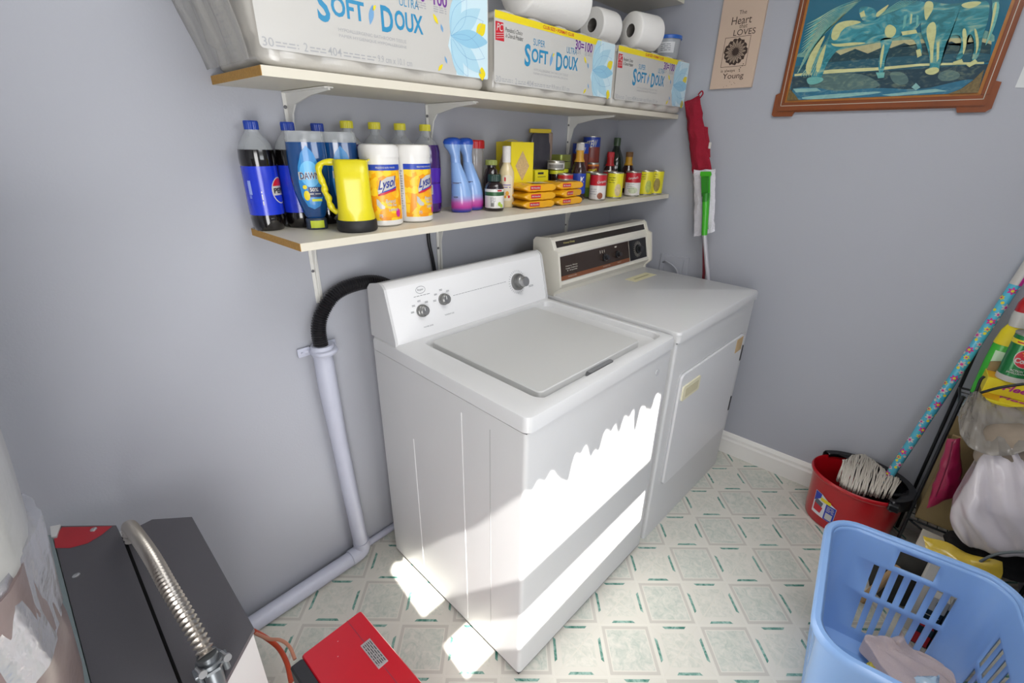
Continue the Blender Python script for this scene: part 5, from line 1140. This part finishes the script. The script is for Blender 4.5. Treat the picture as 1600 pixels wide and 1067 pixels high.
def basket():
    a0, b0, a1, b1 = .205, .165, .236, .197; Hh = .385; nlev = [0, .03, .06, .10, .42, .47, .75, .77, .80, .945, .97, 1]
    spec = [sidefr(7, m0=.09, sh=-.085, duty=.47), sidefr(9), sidefr(7, m0=.09, sh=.085, duty=.47), sidefr(9)]; cn = 8
    def ring(tv):
        a = a0+(a1-a0)*tv**.8; b = b0+(b1-b0)*tv**.8; r = .055+.015*tv; pts_ = []; info = []
        # order: corner(+x,-y) -> +x side going +y -> corner(+x,+y) -> +y side going -x ...
        cs = [(a-r, -(b-r), -90), (a-r, b-r, 0), (-(a-r), b-r, 90), (-(a-r), -(b-r), 180)]
        for s in range(4):
            cx, cy, q0 = cs[s]
            for k in range(cn+1):
                q = math.radians(q0+90*k/cn); pts_.append((cx+r*math.cos(q), cy+r*math.sin(q))); info.append((s, 0.0) if k == cn else None)
            nx, ny, q1 = cs[(s+1) % 4]; q = math.radians(q0+90); p = (cx+r*math.cos(q), cy+r*math.sin(q)); q = math.radians(q1); e = (nx+r*math.cos(q), ny+r*math.sin(q))
            for f in spec[s][0][1:-1]: pts_.append((p[0]*(1-f)+e[0]*f, p[1]*(1-f)+e[1]*f)); info.append((s, f))
        return pts_, info
    bm = B(); R3 = []
    for tv in nlev:
        p_, info = ring(tv); R3.append([bm.verts.new((x_, y_, .004+tv*Hh)) for x_, y_ in p_])
    n_ = len(info)
    for L_ in range(len(nlev)-1):
        lo = nlev[L_]
        for i in range(n_):
            inf = info[i]; skip = False
            if inf:
                s, f = inf; cols = spec[s][1]; incol = any(abs(f-c0) < 1e-6 for c0, c1 in cols); ci = [k for k, (c0, c1) in enumerate(cols) if abs(f-c0) < 1e-6]
                if incol and lo in (.10, .47): skip = True
                if s in (0, 2) and lo == .80 and cols[2][0]-1e-6 <= f < cols[5][0]-1e-6: skip = True
            if skip: continue
            j = (i+1) % n_; bm.faces.new((R3[L_][i], R3[L_][j], R3[L_+1][j], R3[L_+1][i]))
    bm.faces.new(R3[0][::-1])
    body = obj('basket_body', bm, m_bas, bk_, smooth=45); m_ = body.modifiers.new('t', 'SOLIDIFY'); m_.thickness = .0035; m_.offset = 0
    # rim: outward rolled lip
    bm = B(); lv = [(0, 0), (.006, .006), (.016, .006), (.021, .0), (.020, -.014), (.017, -.016)]; R4 = []
    for d_, h_ in lv:
        p_, _ = ring(1.0); sc = []
        for x_, y_ in p_:
            a, b, r = a1, b1, .07; cx = max(-(a-r), min(a-r, x_)); cy = max(-(b-r), min(b-r, y_)); n2_ = Vector((x_-cx, y_-cy))
            n2_ = n2_.normalized() if n2_.length > 1e-6 else Vector((0, 0)); sc.append(bm.verts.new((x_+n2_.x*d_, y_+n2_.y*d_, .004+Hh+h_)))
        R4.append(sc)
    for u_, w_ in zip(R4, R4[1:]):
        for i in range(len(u_)): bm.faces.new((u_[i], u_[(i+1) % len(u_)], w_[(i+1) % len(u_)], w_[i]))
    rm = obj('rim', bm, m_bas, bk_, smooth=45); m_ = rm.modifiers.new('t', 'SOLIDIFY'); m_.thickness = .003; m_.offset = 0
    for s_ in (1, -1):
        xx = s_*.23
        bm = box(xx-.012, xx+.012, -.085, .085, .004+Hh*.70, .004+Hh*.785, bev=.004); 
        bm.free()
    # floor pattern
    bm = B()
    abox(bm, -.15, .15, -.11, .11, .0062, .0085, bev=.001); abox(bm, -.17, .17, -.002, .002, .006, .0095); obj('floor_panel', bm, M('basket_blue_shade', '#7DA6DE', .3), bk_)
basket()
def w2(v): return Vector(v)
# things in the basket
cc_ = atz(1432, 1030, .10)
def clf(s_, p):
    q = Vector(s_); d = noise.noise_vector(Vector((s_.x*9, s_.y*9, 0)))*.05; q += Vector((d.x, d.y, 0)); q.z = .004+(s_.z-.004)*(1+.5*noise.noise(s_*11))+.035*(s_.z/.06)*abs(noise.noise(Vector((s_.x*30+s_.y*12, s_.y*9, 2)))); return q
ob = obj('crumpled_cloth', lump(-.09, .09, -.07, .09, 0, .06, 26, clf, bev=.4), M('pinkish_cloth', '#C7B5B1', .9, bump=.5, bscale=300, var=.04, vscale=10), smooth=70, loc=(cc_.x, cc_.y, .02), rotz=-.5); tag(ob, 'crumpled pinkish beige cloth lying in the blue laundry basket', 'cloth')
ob = obj('plastic_wrapper', qlump(atz(1432, 1052, .155), atz(1468, 1056, .155), atz(1474, 1092, .15), atz(1428, 1090, .15), .03, n=10, amp=.008, fr_=50, nrm=Vector((0, 0, 1))), M('pale_blue_film', '#B9CFDE', .15, coat=.7), smooth=40); tag(ob, 'pale blue shiny plastic wrapper on the crumpled cloth in the basket', 'wrapper')
bm = lump(-.022, .022, -.018, .018, 0, .03, 8, lambda s, p: s+noise.noise_vector(s*140)*.008, bev=.9); c_ = atz(1366, 1047, .03); ob = obj('scouring_pad', bm, M('yellow_scourer', '#C7B84E', .9, bump=.8, bscale=300, var=.3, vscale=80), smooth=50, loc=(c_.x, c_.y, .012)); tag(ob, 'small yellow mesh scourer on the floor of the blue basket', 'scourer')
c_ = atz(1378, 1062, .02); bm = lump(-.02, .02, -.014, .014, 0, .02, 8, lambda s, p: s+noise.noise_vector(s*140)*.006, bev=.9); ob = obj('scouring_pad', bm, M('teal_scourer', '#3F7E8C', .9, bump=.8, bscale=300), smooth=50, loc=(c_.x+.02, c_.y, .012)); tag(ob, 'small teal mesh scourer beside the yellow one in the basket', 'scourer')

# ================================================================ RACK
m_wire = M('black_wire', '#1C1E22', .35, metal=.3)
rk = thing('wire_rack', 'black wire folding rack stacked with cleaning supplies against the right wall', 'rack', (1.33, -1.512, .001))
rl = [(0, 0), (.17, -.0), (0, -.335), (.17, -.335)]
for i, (a_, b_) in enumerate(rl): obj('upright', tube([(a_, b_, 0), (a_, b_, .69 if i != 1 else .86)], .0055, seg=10), m_wire, rk, smooth=60)
for z_ in (.17, .655):
    bm = B()
    for p in ([(0, 0, z_), (.17, 0, z_)], [(0, -.335, z_), (.17, -.335, z_)], [(0, 0, z_), (0, -.335, z_)], [(.17, 0, z_), (.17, -.335, z_)]): atube(bm, p, .004, seg=8)
    for k in range(1, 12): atube(bm, [(0, -.335*k/12, z_+.003), (.17, -.335*k/12, z_+.003)], .0018, seg=6)
    for k in (1, 2, 3): atube(bm, [(.17*k/4, 0, z_), (.17*k/4, -.335, z_)], .002, seg=6)
    obj('wire_tray', bm, m_wire, rk, smooth=60)
obj('cross_brace', tube([(-.004, 0, .17), (-.004, -.30, -.0+.03)], .004, seg=8), m_wire, rk, smooth=60)
obj('scroll_hook', tube([L0(p, (1.33, -1.512, .001)) for p in (atx(1538, 588, 1.29), atx(1532, 594, 1.29), atx(1526, 610, 1.29), atx(1523, 616, 1.30), atx(1560, 606, 1.31), atx(1600, 600, 1.32))], .0042, seg=8, n=6), m_wire, rk, smooth=60)
obj('scroll_loop', tube([Vector((-.035, -.115-.028*math.cos(a_), .655+.024*math.sin(a_))) for a_ in (PI*i/10 for i in range(-1, 12))], .003, seg=8), m_wire, rk, smooth=60)
# cartons
m_fy = M('softener_yellow', '#E2CF2A', .45)
fb_ = thing('softener_box', 'yellow fabric sheet box at the front of the rack, lower of the two', 'box', (1.295, -1.545, .664), math.radians(-4), 'yellow fabric sheet boxes')
obj('carton', box(0, .085, -.20, 0, 0, .052, bev=.001), m_fy, fb_)
m_mag = M('magenta_script', '#B02A8C', .45)
text('lettering', 'Fleecy', .026, m_mag, fb_, plane((-.0002, -.085, .028), (0, -1, 0), (0, 0, 1)), bold=.03, w=.085, shear=.3)
text('lettering', 'Fleecy', .03, m_mag, fb_, plane((.045, -.09, .0522), (0, -1, 0), (1, 0, 0)), bold=.03, w=.1, shear=.3)
decal('box_stripe', [rc(-.02, .02, -.035, .035)], M('softener_orange', '#DDA61E', .45), fb_, plane((.042, -.022, .0524), (0, -1, 0), (1, 0, 0)))
dup(fb_, (1.345, -1.548, .7175), math.radians(3), 'yellow fabric sheet box lying on top of the lower one under the green can')
cc = thing('cleanser_can', 'green metal scouring powder can with a red oval emblem on the upper yellow box', 'can', (1.375, -1.60, .771), camang(1.375, -1.60))
R_ = .0365
obj('can_body', lathe([(R_, 0), (R_, .150)], seg=44), M('can_green', '#137A3C', .25, metal=.3, coat=.5), cc, smooth=50)
obj('can_top', lathe([(R_, .149), (R_+.001, .153), (R_-.001, .155), (R_-.004, .151), (0, .151)], seg=44), M('tin_metal', '#B9B6AC'), cc, smooth=40)
obj('yellow_band', patch(R_, -PI, PI, .122, .136, seg=44), m_yel, cc, smooth=60); obj('foot_band', patch(R_, -PI, PI, .0, .018, seg=44), m_label, cc, smooth=60)
lb = cdecal('emblem_rim', [ell(0, 0, .0275, .031)], m_label, cc, cyl(R_, .35, .082, .0008)); cdecal('emblem', [ell(0, 0, .0255, .029)], m_red, lb, cyl(R_, .35, .082, .0012))
text('lettering', 'Comet', .017, m_label, lb, lambda u, v: cyl(R_, .35, .074, .0018)(u, v), bold=.04, w=.046)
cdecal('star', [[(-.012, .018), (-.004, .017), (0, .025), (.003, .017), (.016, .021), (.005, .013), (.006, .006), (0, .011), (-.007, .007), (-.004, .013)]], m_yel, lb, cyl(R_, .25, .082, .0018))
bm = B(); atext(bm, 'ACTION', .007, cyl(R_, .1, .040, .001), .02, w=.028); atext(bm, 'JAVELLISANT', .007, cyl(R_, .15, .031, .001), .02, w=.045); obj('lettering', bm, m_label, cc)
cdecal('small_print', wordbars(-.03, .03, 0, .004, 3), m_red, cc, cyl(R_, .2, .129, .0014))
gb = thing('cleaner_squeeze_bottle', 'green and white cleaner bottle with a red cap standing behind the green can', 'bottle', (1.46, -1.575, .664), camang(1.46, -1.575)+PI/2)
obj('bottle_body', lathe([(.034, 0), (.040, .004), (.041, .12), (.038, .19), (.032, .235), (.022, .26), (.02, .27)], seg=36, sy=.7), M('bright_green_bottle', '#43B83A', .25, coat=.3), gb, smooth=50)
lb = obj('neck_label', lathe([(.0385, .19), (.0325, .236), (.0225, .262)], seg=36, sy=.71, caps=False), m_yel, gb, smooth=60); lb.scale = (1.02, 1.02, 1)
obj('white_collar', lathe([(.024, .255), (.027, .29), (.024, .31)], seg=30), m_label, gb, smooth=40)
obj('red_cap', lathe([(.025, .30), (.024, .33), (.016, .355), (0, .36)], seg=30), m_bred, gb, smooth=40)
obj('side_label', patch(.0405, -2.2, -1.2, .02, .17, seg=12), M('label_pale_green', '#C6E3BE', .4), gb).scale = (1.0, .71, 1)
# cardboard, pouch, bag
m_card = M('corrugated_card', '#8F7B55', .85, var=.12, vscale=30)
t = thing('cardboard_box', 'open brown cardboard box standing in the lower tray of the wire rack', 'box', (1.345, -1.53, .178))
bm = B()
abox(bm, 0, .003, -.18, -.0, 0, .36); abox(bm, .13, .133, -.18, 0, 0, .38); abox(bm, .003, .13, -.003, 0, 0, .30); abox(bm, .003, .13, -.18, -.177, 0, .36); abox(bm, 0, .133, -.18, 0, -.002, 0.001); obj('box_walls', bm, m_card, t)
obj('torn_edge', box(-.001, .004, -.18, 0, .359, .364), M('card_edge', '#B39A70', .9), t)
ob = obj('cardboard_sheet', prism([(-1.548, .665), (-1.545, .80), (-1.60, .82), (-1.61, .665)], lambda u, v, w_: Vector((w_, u, v)), 1.412, 1.418), m_card); tag(ob, 'upright olive brown cardboard sheet behind the yellow boxes on the rack', 'cardboard')
X_ = 1.285
t = thing('fabric_pouch', 'crimson quilted fabric pouch wedged beside the white plastic bag', 'pouch', (0, 0, 0))
q4 = [atx(1480, 685, X_), atx(1500, 683, X_), atx(1503, 772, X_), atx(1447, 794, X_)]
c0 = sum(q4, Vector())/4; t.location = c0
obj('pouch_body', qlump(*[p-c0 for p in q4], .06, n=14, amp=.005, fr_=30, edge=.5, nrm=Vector((-1, 0, 0))), M('crimson_satin', '#9E1548', .35, coat=.3, bump=.4, bscale=40, var=.1, vscale=12), t, smooth=60)
obj('seam_piping', tube([atx(1488, 690, X_-.034)-c0, atx(1482, 720, X_-.04)-c0, atx(1472, 750, X_-.04)-c0, atx(1462, 776, X_-.034)-c0], .0018, seg=6, n=5), M('dark_crimson', '#6E0E32', .5), t)
# white carrier bag hanging from the scroll hook
t = thing('plastic_bag', 'white plastic carrier bag stuffed full and hanging from the wire rack', 'bag', (1.17, -1.70, .52))
def bagf(s, p):
    y_, z_ = p.y, p.z; q = Vector(s)
    wq = 1-.05*max(0, z_)-.40*max(0, -z_-.3)**1.2      # narrow towards bottom
    q.y = s.y*wq+.03*max(0, z_)*0; q.x = s.x*(1-.45*max(0, z_)-.3*max(0, -z_))
    q.z -= .03*y_*(z_ < 0)
    q += noise.noise_vector(Vector((s.x*5, s.y*6+s.z*4, s.z*3)))*.014
    # gathered creases running down from the hook
    a_ = math.atan2(s.y-.16, s.z-.28); rr_ = math.hypot(s.y-.16, s.z-.28); q.x += .007*math.sin(a_*22)*max(0, 1-rr_/.5)
    g = s.y*.55+s.z*.83; h_ = s.y*.83-s.z*.55; q.x -= (.05*abs(noise.noise(Vector((h_*14, g*3.0, 0))))+.018*abs(noise.noise(Vector((h_*38, g*8, 3)))))*max(0, -p.x)
    return q
m_bag = M('white_carrier_film', '#D6CFD3', .2, coat=.6, bump=.9, bscale=16, alpha=.96, var=.08, vscale=7)
m_bagt = M('grey_carrier_film', '#9A948C', .2, coat=.7, bump=.9, bscale=18, alpha=.72)
bg = obj('bag_body', lump(-.07, .075, -.165, .125, -.225, .13, 34, bagf, bev=.5), m_bag, t, smooth=70)
hkp = atx(1523, 612, 1.295)-Vector((1.17, -1.70, .52))
bm = B(); n = 22; prev = None
pr2 = [(1500, 640), (1497, 655), (1500, 680), (1515, 700), (1545, 712), (1580, 712), (1615, 700), (1640, 680)]; tp = [(1506, 626), (1515, 616), (1523, 611), (1530, 612), (1545, 628), (1570, 636), (1610, 636), (1650, 634)]
for i in range(n+1):
    a_ = lerpl(tp, i/n); b_ = lerpl(pr2, i/n); ring = []
    for k in range(9):
        f_ = k/8; pxx = (a_[0]*(1-f_)+b_[0]*f_, a_[1]*(1-f_)+b_[1]*f_); X2 = 1.27-.17*f_+.012*math.sin(i*1.9+k*.5)+.008*math.sin(i*.8+k)
        ring.append(bm.verts.new(atx(pxx[0], pxx[1], X2)-Vector((1.17, -1.70, .52))))
    if prev:
        for k in range(8): bm.faces.new((prev[k], prev[k+1], ring[k+1], ring[k]))
    prev = ring
o2 = obj('gathered_top', bm, m_bagt, t, smooth=70); o2.modifiers.new('t', 'SOLIDIFY').thickness = .0008
ob = obj('bag_filling', lump(-.045, .045, -.13, .14, -.0, .19, 12, lambda s, p: s+noise.noise_vector(s*12)*.02, bev=.8), M('muted_contents', '#8C7F70', .8, var=.5, vscale=14), t, smooth=60)

# floor clutter between basket and rack
t = thing('white_carton', 'white carton with a blue printed line on the floor under the rack', 'box', (1.18, -1.545, .001), math.radians(-6))
obj('carton', box(0, .13, -.22, 0, 0, .165, bev=.002), M('carton_white', '#CFC9BD', .6), t)
decal('blue_line', wordbars(-.05, .05, 0, .005, 4), M('sticker_blue', '#2338A8'), t, plane((.075, -.10, .166), (0, -1, 0), (1, 0, 0)))
ob = obj('yellow_bag', qlump(atx(1442, 836, 1.10), atx(1565, 880, 1.10), atx(1562, 925, 1.06), atx(1450, 868, 1.05), .05, n=14, amp=.012, fr_=22, nrm=Vector((-1, 0, .3)).normalized()), M('yellow_film_bag', '#BDA22E', .25, coat=.6, bump=.8, bscale=40, var=.25, vscale=15), smooth=60); tag(ob, 'crinkled yellow plastic bag between the blue basket and the white carton', 'bag')
ob = obj('black_cloth_bag', lump(-.055, .055, -.11, .11, 0, .075, 12, lambda s, p: s+noise.noise_vector(s*14)*.02, bev=.7), M('black_cloth', '#121114', .9), smooth=60, loc=(1.25, -1.72, .168)); tag(ob, 'crumpled black cloth bag lying on the white carton behind the white bag', 'bag')
ob = obj('wire_hoop', tube([atx(1530, 878, 1.08), atx(1550, 868, 1.08), atx(1575, 863, 1.08), atx(1612, 862, 1.08)], .004, seg=8, n=8), M('grey_wire', '#5C6264', .4), smooth=60); tag(ob, 'thin grey wire hoop arching over the yellow bag behind the basket', 'wire')
hp_ = atx(1484, 891, .968)
t = thing('small_carton', 'small white carton seen through the handle hole of the blue basket', 'box', (.968, hp_.y+.045, .001), 0)
obj('carton', box(0, .025, -.085, 0, 0, hp_.z+.014, bev=.003), M('carton_white', '#CFC9BD'), t); text('lettering', 'HOR', .014, m_blk, t, plane((-.0004, -.045, hp_.z), (0, -1, 0), (0, 0, 1)), bold=.03)
nav = M('carton_navy', '#17313F', .4)
for k, (yy, hh, lab) in enumerate(((-1.603, .20, 'navy and white carton with red print behind the basket slots, nearest the bucket'), (-1.645, .228, 'navy and white carton with red print behind the basket slots, middle one'), (-1.687, .24, 'navy and white carton lettered E behind the basket slots, furthest from the bucket'))):
    t = thing('drink_carton', lab, 'carton', (.925, yy+.012, .001), 0, 'navy cartons behind the basket')
    obj('carton', box(0, .03, -.04, 0, 0, hh, bev=.002), nav, t)
    obj('white_top', box(-.0006, .0306, -.0406, .0006, hh-.05, hh+.0006), m_label, t)
    decal('red_print', [[(-.018, -.02), (0, .015), (.018, -.02)]], m_red, t, plane((-.0002, -.02, hh-.10), (0, -1, 0), (0, 0, 1)))
    decal('red_print', [rc(-.019, .019, -.025, .02)], m_red, t, plane((-.0002, -.02, .03), (0, -1, 0), (0, 0, 1)))
    bm = B(); atext(bm, 'E', .018, plane((-.0008, -.02, hh-.02), (0, -1, 0), (0, 0, 1)), .03); obj('lettering', bm, nav, t)
    decal('small_print', wordbars(-.018, .018, 0, .004, k), m_label, t, plane((-.0004, -.02, .13), (0, -1, 0), (0, 0, 1)))
t = obj('brown_paper_roll', tube([(.965, -1.455, .025), (.955, -1.50, .22)], .012, seg=16), M('kraft_tan', '#9A7C58', .7)); tag(t, 'small tan paper roll on the floor seen through the basket slots', 'roll')
ob = obj('dark_bundle', lump(-.035, .035, -.075, .075, 0, .24, 10, lambda s, p: s+noise.noise_vector(s*20)*.014, bev=.8), M('dark_mixed_fabric', '#26241F', .9, var=.6, vscale=30), smooth=60, loc=(1.055, -1.525, .001)); tag(ob, 'dark fabric bundle on the floor just behind the basket handle side', 'bundle')

# ================================================================ FURNACE
ZB = .64; m_dg = M('charcoal_enamel', '#504E52', .42, bump=.12, bscale=700, var=.02, vscale=3); m_fw = M('furnace_white', '#C9C8C6', .45)
fo = Vector((-.65, -.45, 0.001))
def fxy(u, v, z=ZB): p = atz(u, v, z); return (p.x-fo.x, p.y-fo.y)
fu_ = thing('furnace', 'low furnace cabinet with a charcoal top and red corner, at the bottom left', 'furnace', tuple(fo))
seam_t, seam_b = (190, 834), (300, 1113)
out_ = [(74, 836), (96, 823), (182, 822), (191, 832), (238, 812), (300, 808), (397, 982), (355, 1060), (318, 1130), (150, 1130)]
def up(u, v, w_): return Vector((u, v, w_))
obj('cabinet', aprism(B(), [fxy(*p) for p in [(78, 842), (100, 828), (182, 827), (240, 817), (298, 813), (393, 982), (350, 1062), (314, 1128), (155, 1128)]], up, .0, ZB-.008), m_fw, fu_)
obj('top_panel', aprism(B(), [fxy(*p) for p in [(194, 834), (238, 812), (300, 808), (397, 982), (355, 1060), (318, 1130), (309, 1128)]], up, ZB-.008, ZB+.0), m_dg, fu_)
lp_ = obj('top_panel', aprism(B(), [fxy(*p) for p in [(84, 838), (96, 823), (182, 822), (188, 834), (302, 1128), (160, 1130)]], up, ZB-.008, ZB+.0015), m_dg, fu_)
decal('red_corner', [[fxy(u/2.19, 580+v/2.19, ZB+.002) for u, v in ((185, 570), (213, 535), (385, 531), (350, 560), (300, 590), (240, 606), (190, 606))]], M('panel_red', '#A8101F', .3, coat=.3), lp_, lambda u, v: Vector((u, v, ZB+.0021)))
for u, v in ((147, 829), (120, 901)):
    a_, b_ = fxy(u, v, ZB); obj('screw', lathe([(.0065, 0), (.006, .002), (.003, .0035), (0, .003)], seg=14), m_chrome, lp_, loc=(a_, b_, ZB+.0015))
obj('side_strip', aprism(B(), [fxy(*p) for p in [(70, 838), (82, 838), (158, 1130), (142, 1130)]], up, ZB-.06, ZB+.003), M('galvanised_strip', '#7F8B8C', .45, metal=.3), fu_)
obj('white_tab', aprism(B(), [fxy(*p) for p in [(80, 826), (96, 823), (90, 842), (82, 843)]], up, ZB, ZB+.006), m_fw, fu_)
# flexible conduit
m_cond = M('galvanised_conduit', '#A8A29B', .3, metal=.85)
cp = [(-.665, -.20, .60), (-.652, -.215, .668), (-.645, -.30, .725), (-.641, -.40, .74), (-.636, -.50, .725), (-.630, -.575, .685), (-.627, -.60, .668)]
cp = [atz(203, 835, .66), atz(202, 822, .690), atz(215, 838, .725), atz(238, 872, .745), atz(262, 915, .745), atz(290, 962, .73), atz(312, 1000, .71), atz(323, 1022, .695)]
t = thing('flexible_conduit', 'ribbed metal flexible conduit arching over the charcoal furnace top', 'conduit', tuple(cp[-1]))
obj('conduit_tube', corrug([p-cp[-1] for p in [Vector((cp[0].x, cp[0].y+.0, .645))]+cp], .0108, .0022, .0088), m_cond, t, smooth=60)
e1 = atz(326, 1030, .685)-cp[-1]; m_zinc = M('cast_zinc', '#7A7E82', .35, metal=.8)
bm = tube([Vector((0, 0, 0)), e1*2.2], .0145, seg=20); atube(bm, [e1*1.0, e1*1.5], .019, seg=20); atube(bm, [e1*2.1, e1*2.6], .0185, seg=6); obj('connector', bm, m_zinc, t, smooth=30)
bm = B(); 
for s_ in (-1, 1):
    atube(bm, [e1*1.2+Vector((s_*.018, 0, .006)), e1*1.2+Vector((s_*.018, -.004, -.02))], .0045, seg=10)
abox(bm, -.024, .024, -.012, .006, -.012, -.004, bev=.002); obj('clamp_jaws', bm, m_zinc, t, loc=e1*1.2, smooth=30)
for s_ in (-1, 1):
    bm = tube([(s_*.017, 0, 0), (s_*.017+.003, -.022, .008)], .003, seg=10); atube(bm, [(s_*.017+.003, -.021, .008), (s_*.017+.0035, -.026, .010)], .0058, seg=14); obj('clamp_screw', bm, m_chrome, t, loc=e1*1.2, smooth=30)
obj('junction_stub', tube([e1*2.3, e1*2.3+Vector((-.002, -.012, -.045))], .013, seg=18), m_zinc, t, smooth=40)
# wrapped duct
t = thing('wrapped_duct', 'plastic-wrapped duct with silver foil tape at the far left beside the furnace', 'duct', (-.885, -.69, .001))
def dctf(lo, hi, sd, dr0=0, a0=0, a1=2*PI):
    bm = B(); sg = 48; rings = []
    for j in range(17):
        z_ = lo+(hi-lo)*j/16; rr = dr0+.122+.05*max(0, (z_-.64))/.55; R5 = []
        for i in range(sg):
            a_ = a0+(a1-a0)*i/sg; d_ = noise.noise(Vector((math.cos(a_)*2+sd, math.sin(a_)*2, z_*5)))*.012+.004*noise.noise(Vector((a_*9, z_*4, sd)))
            R5.append(bm.verts.new(((rr+d_)*math.cos(a_), (rr+d_)*math.sin(a_), z_)))
        rings.append(R5)
    for a_, b_ in zip(rings, rings[1:]):
        for i in range(sg): bm.faces.new((a_[i], a_[(i+1) % sg], b_[(i+1) % sg], b_[i]))
    bm.faces.new(rings[0][::-1]); bm.faces.new(rings[-1]); return bm
obj('film_wrap', dctf(1.05, 1.40, 0), M('cloudy_film', '#A9A9A6', .28, coat=.6, bump=.9, bscale=12, var=.15, vscale=6), t, smooth=60)
obj('foil_tape', dctf(.95, 1.065, 5, .006, -.72, 1.25), M('crinkled_foil', '#C9C9CE', .25, metal=.8, bump=1, bscale=25), t, smooth=50)
obj('lower_wrap', dctf(.002, 1.055, 9), M('mauve_brown_wrap', '#7B6A68', .4, coat=.4, bump=.8, bscale=14, var=.45, vscale=7), t, smooth=60)
m_gap = M('dark_gap', '#3A3A3C')
obj('panel_gap', aprism(B(), [fxy(*p) for p in [(188, 836), (195, 836), (311, 1128), (301, 1128)]], up, ZB-.012, ZB-.006), M('black_gap', '#0A0A0A', .8), fu_)
# red burner
t = thing('oil_burner', 'red metal burner housing with a black end beside the furnace', 'burner', (-.297, -.452, .10), 0)
obj('red_cover', loft([(rrect(-.160, 0, -.36, 0, .006), 0), (rrect(-.160, 0, -.36, 0, .006), .195), (rrect(-.157, -.003, -.357, -.003, .005), .2)]), M('burner_red', '#B80D22', .3, coat=.4, var=.05, vscale=8), t, smooth=35)
obj('black_end', loft([(rrect(-.19, -.1605, -.36, -.004, .006), 0), (rrect(-.19, -.1605, -.36, -.004, .006), .192), (rrect(-.186, -.1605, -.356, -.008, .006), .197)]), M('burner_black', '#2A2A2E', .4), t, smooth=35)
obj('cover_seam', box(-.0415, -.0395, -.358, -.002, .1998, .2006), M('seam_pink', '#8E2A3A', .5), t)
pl = obj('rating_plate', box(-.052, -.026, -.165, -.085, .2002, .2014, bev=.0004), M('plate_silver', '#B5B0B0', .4, metal=.4), t)
decal('small_print', [q for k in range(5) for q in wordbars(-.034, .034, .009-k*.0045, .0018, k)], m_blk, pl, plane((-.039, -.125, .2014), (0, -1, 0), (1, 0, 0)))
decal('paint_chips', [ell(random.uniform(-.14, -.05), random.uniform(-.3, -.02), .0016, .0012, 6) for _ in range(9)], M('chip_pale', '#C9A6A6', .6), t, lambda u, v: Vector((u, v, .2008)))
obj('mount_bracket', box(-.235, -.19, -.3, -.1, .02, .12, bev=.003), M('burner_black', '#2A2A2E'), t)
obj('support_foot', box(-.12, -.04, -.25, -.1, -.099, .0, bev=.003), M('burner_black', '#2A2A2E'), t)
for pp, r_, nm, lab, col in (([atz(395, 985, .10), atz(415, 996, .12), atz(435, 1012, .12), atz(448, 1035, .12), atz(455, 1065, .12)], .0065, 'oil_hose', 'thick orange-red hose looping between the furnace and the burner', '#C44A2A'), ([atz(400, 990, .14), atz(420, 998, .15), atz(438, 1000, .16), atz(452, 1010, .16), atz(461, 1030, .15)], .0045, 'copper_line', 'thin salmon-coloured line arching over the thick hose to the burner', '#C98A70')):
    tag(obj(nm, tube(pp, r_, seg=12, n=8), K(col, .35), smooth=60), lab, 'hose')
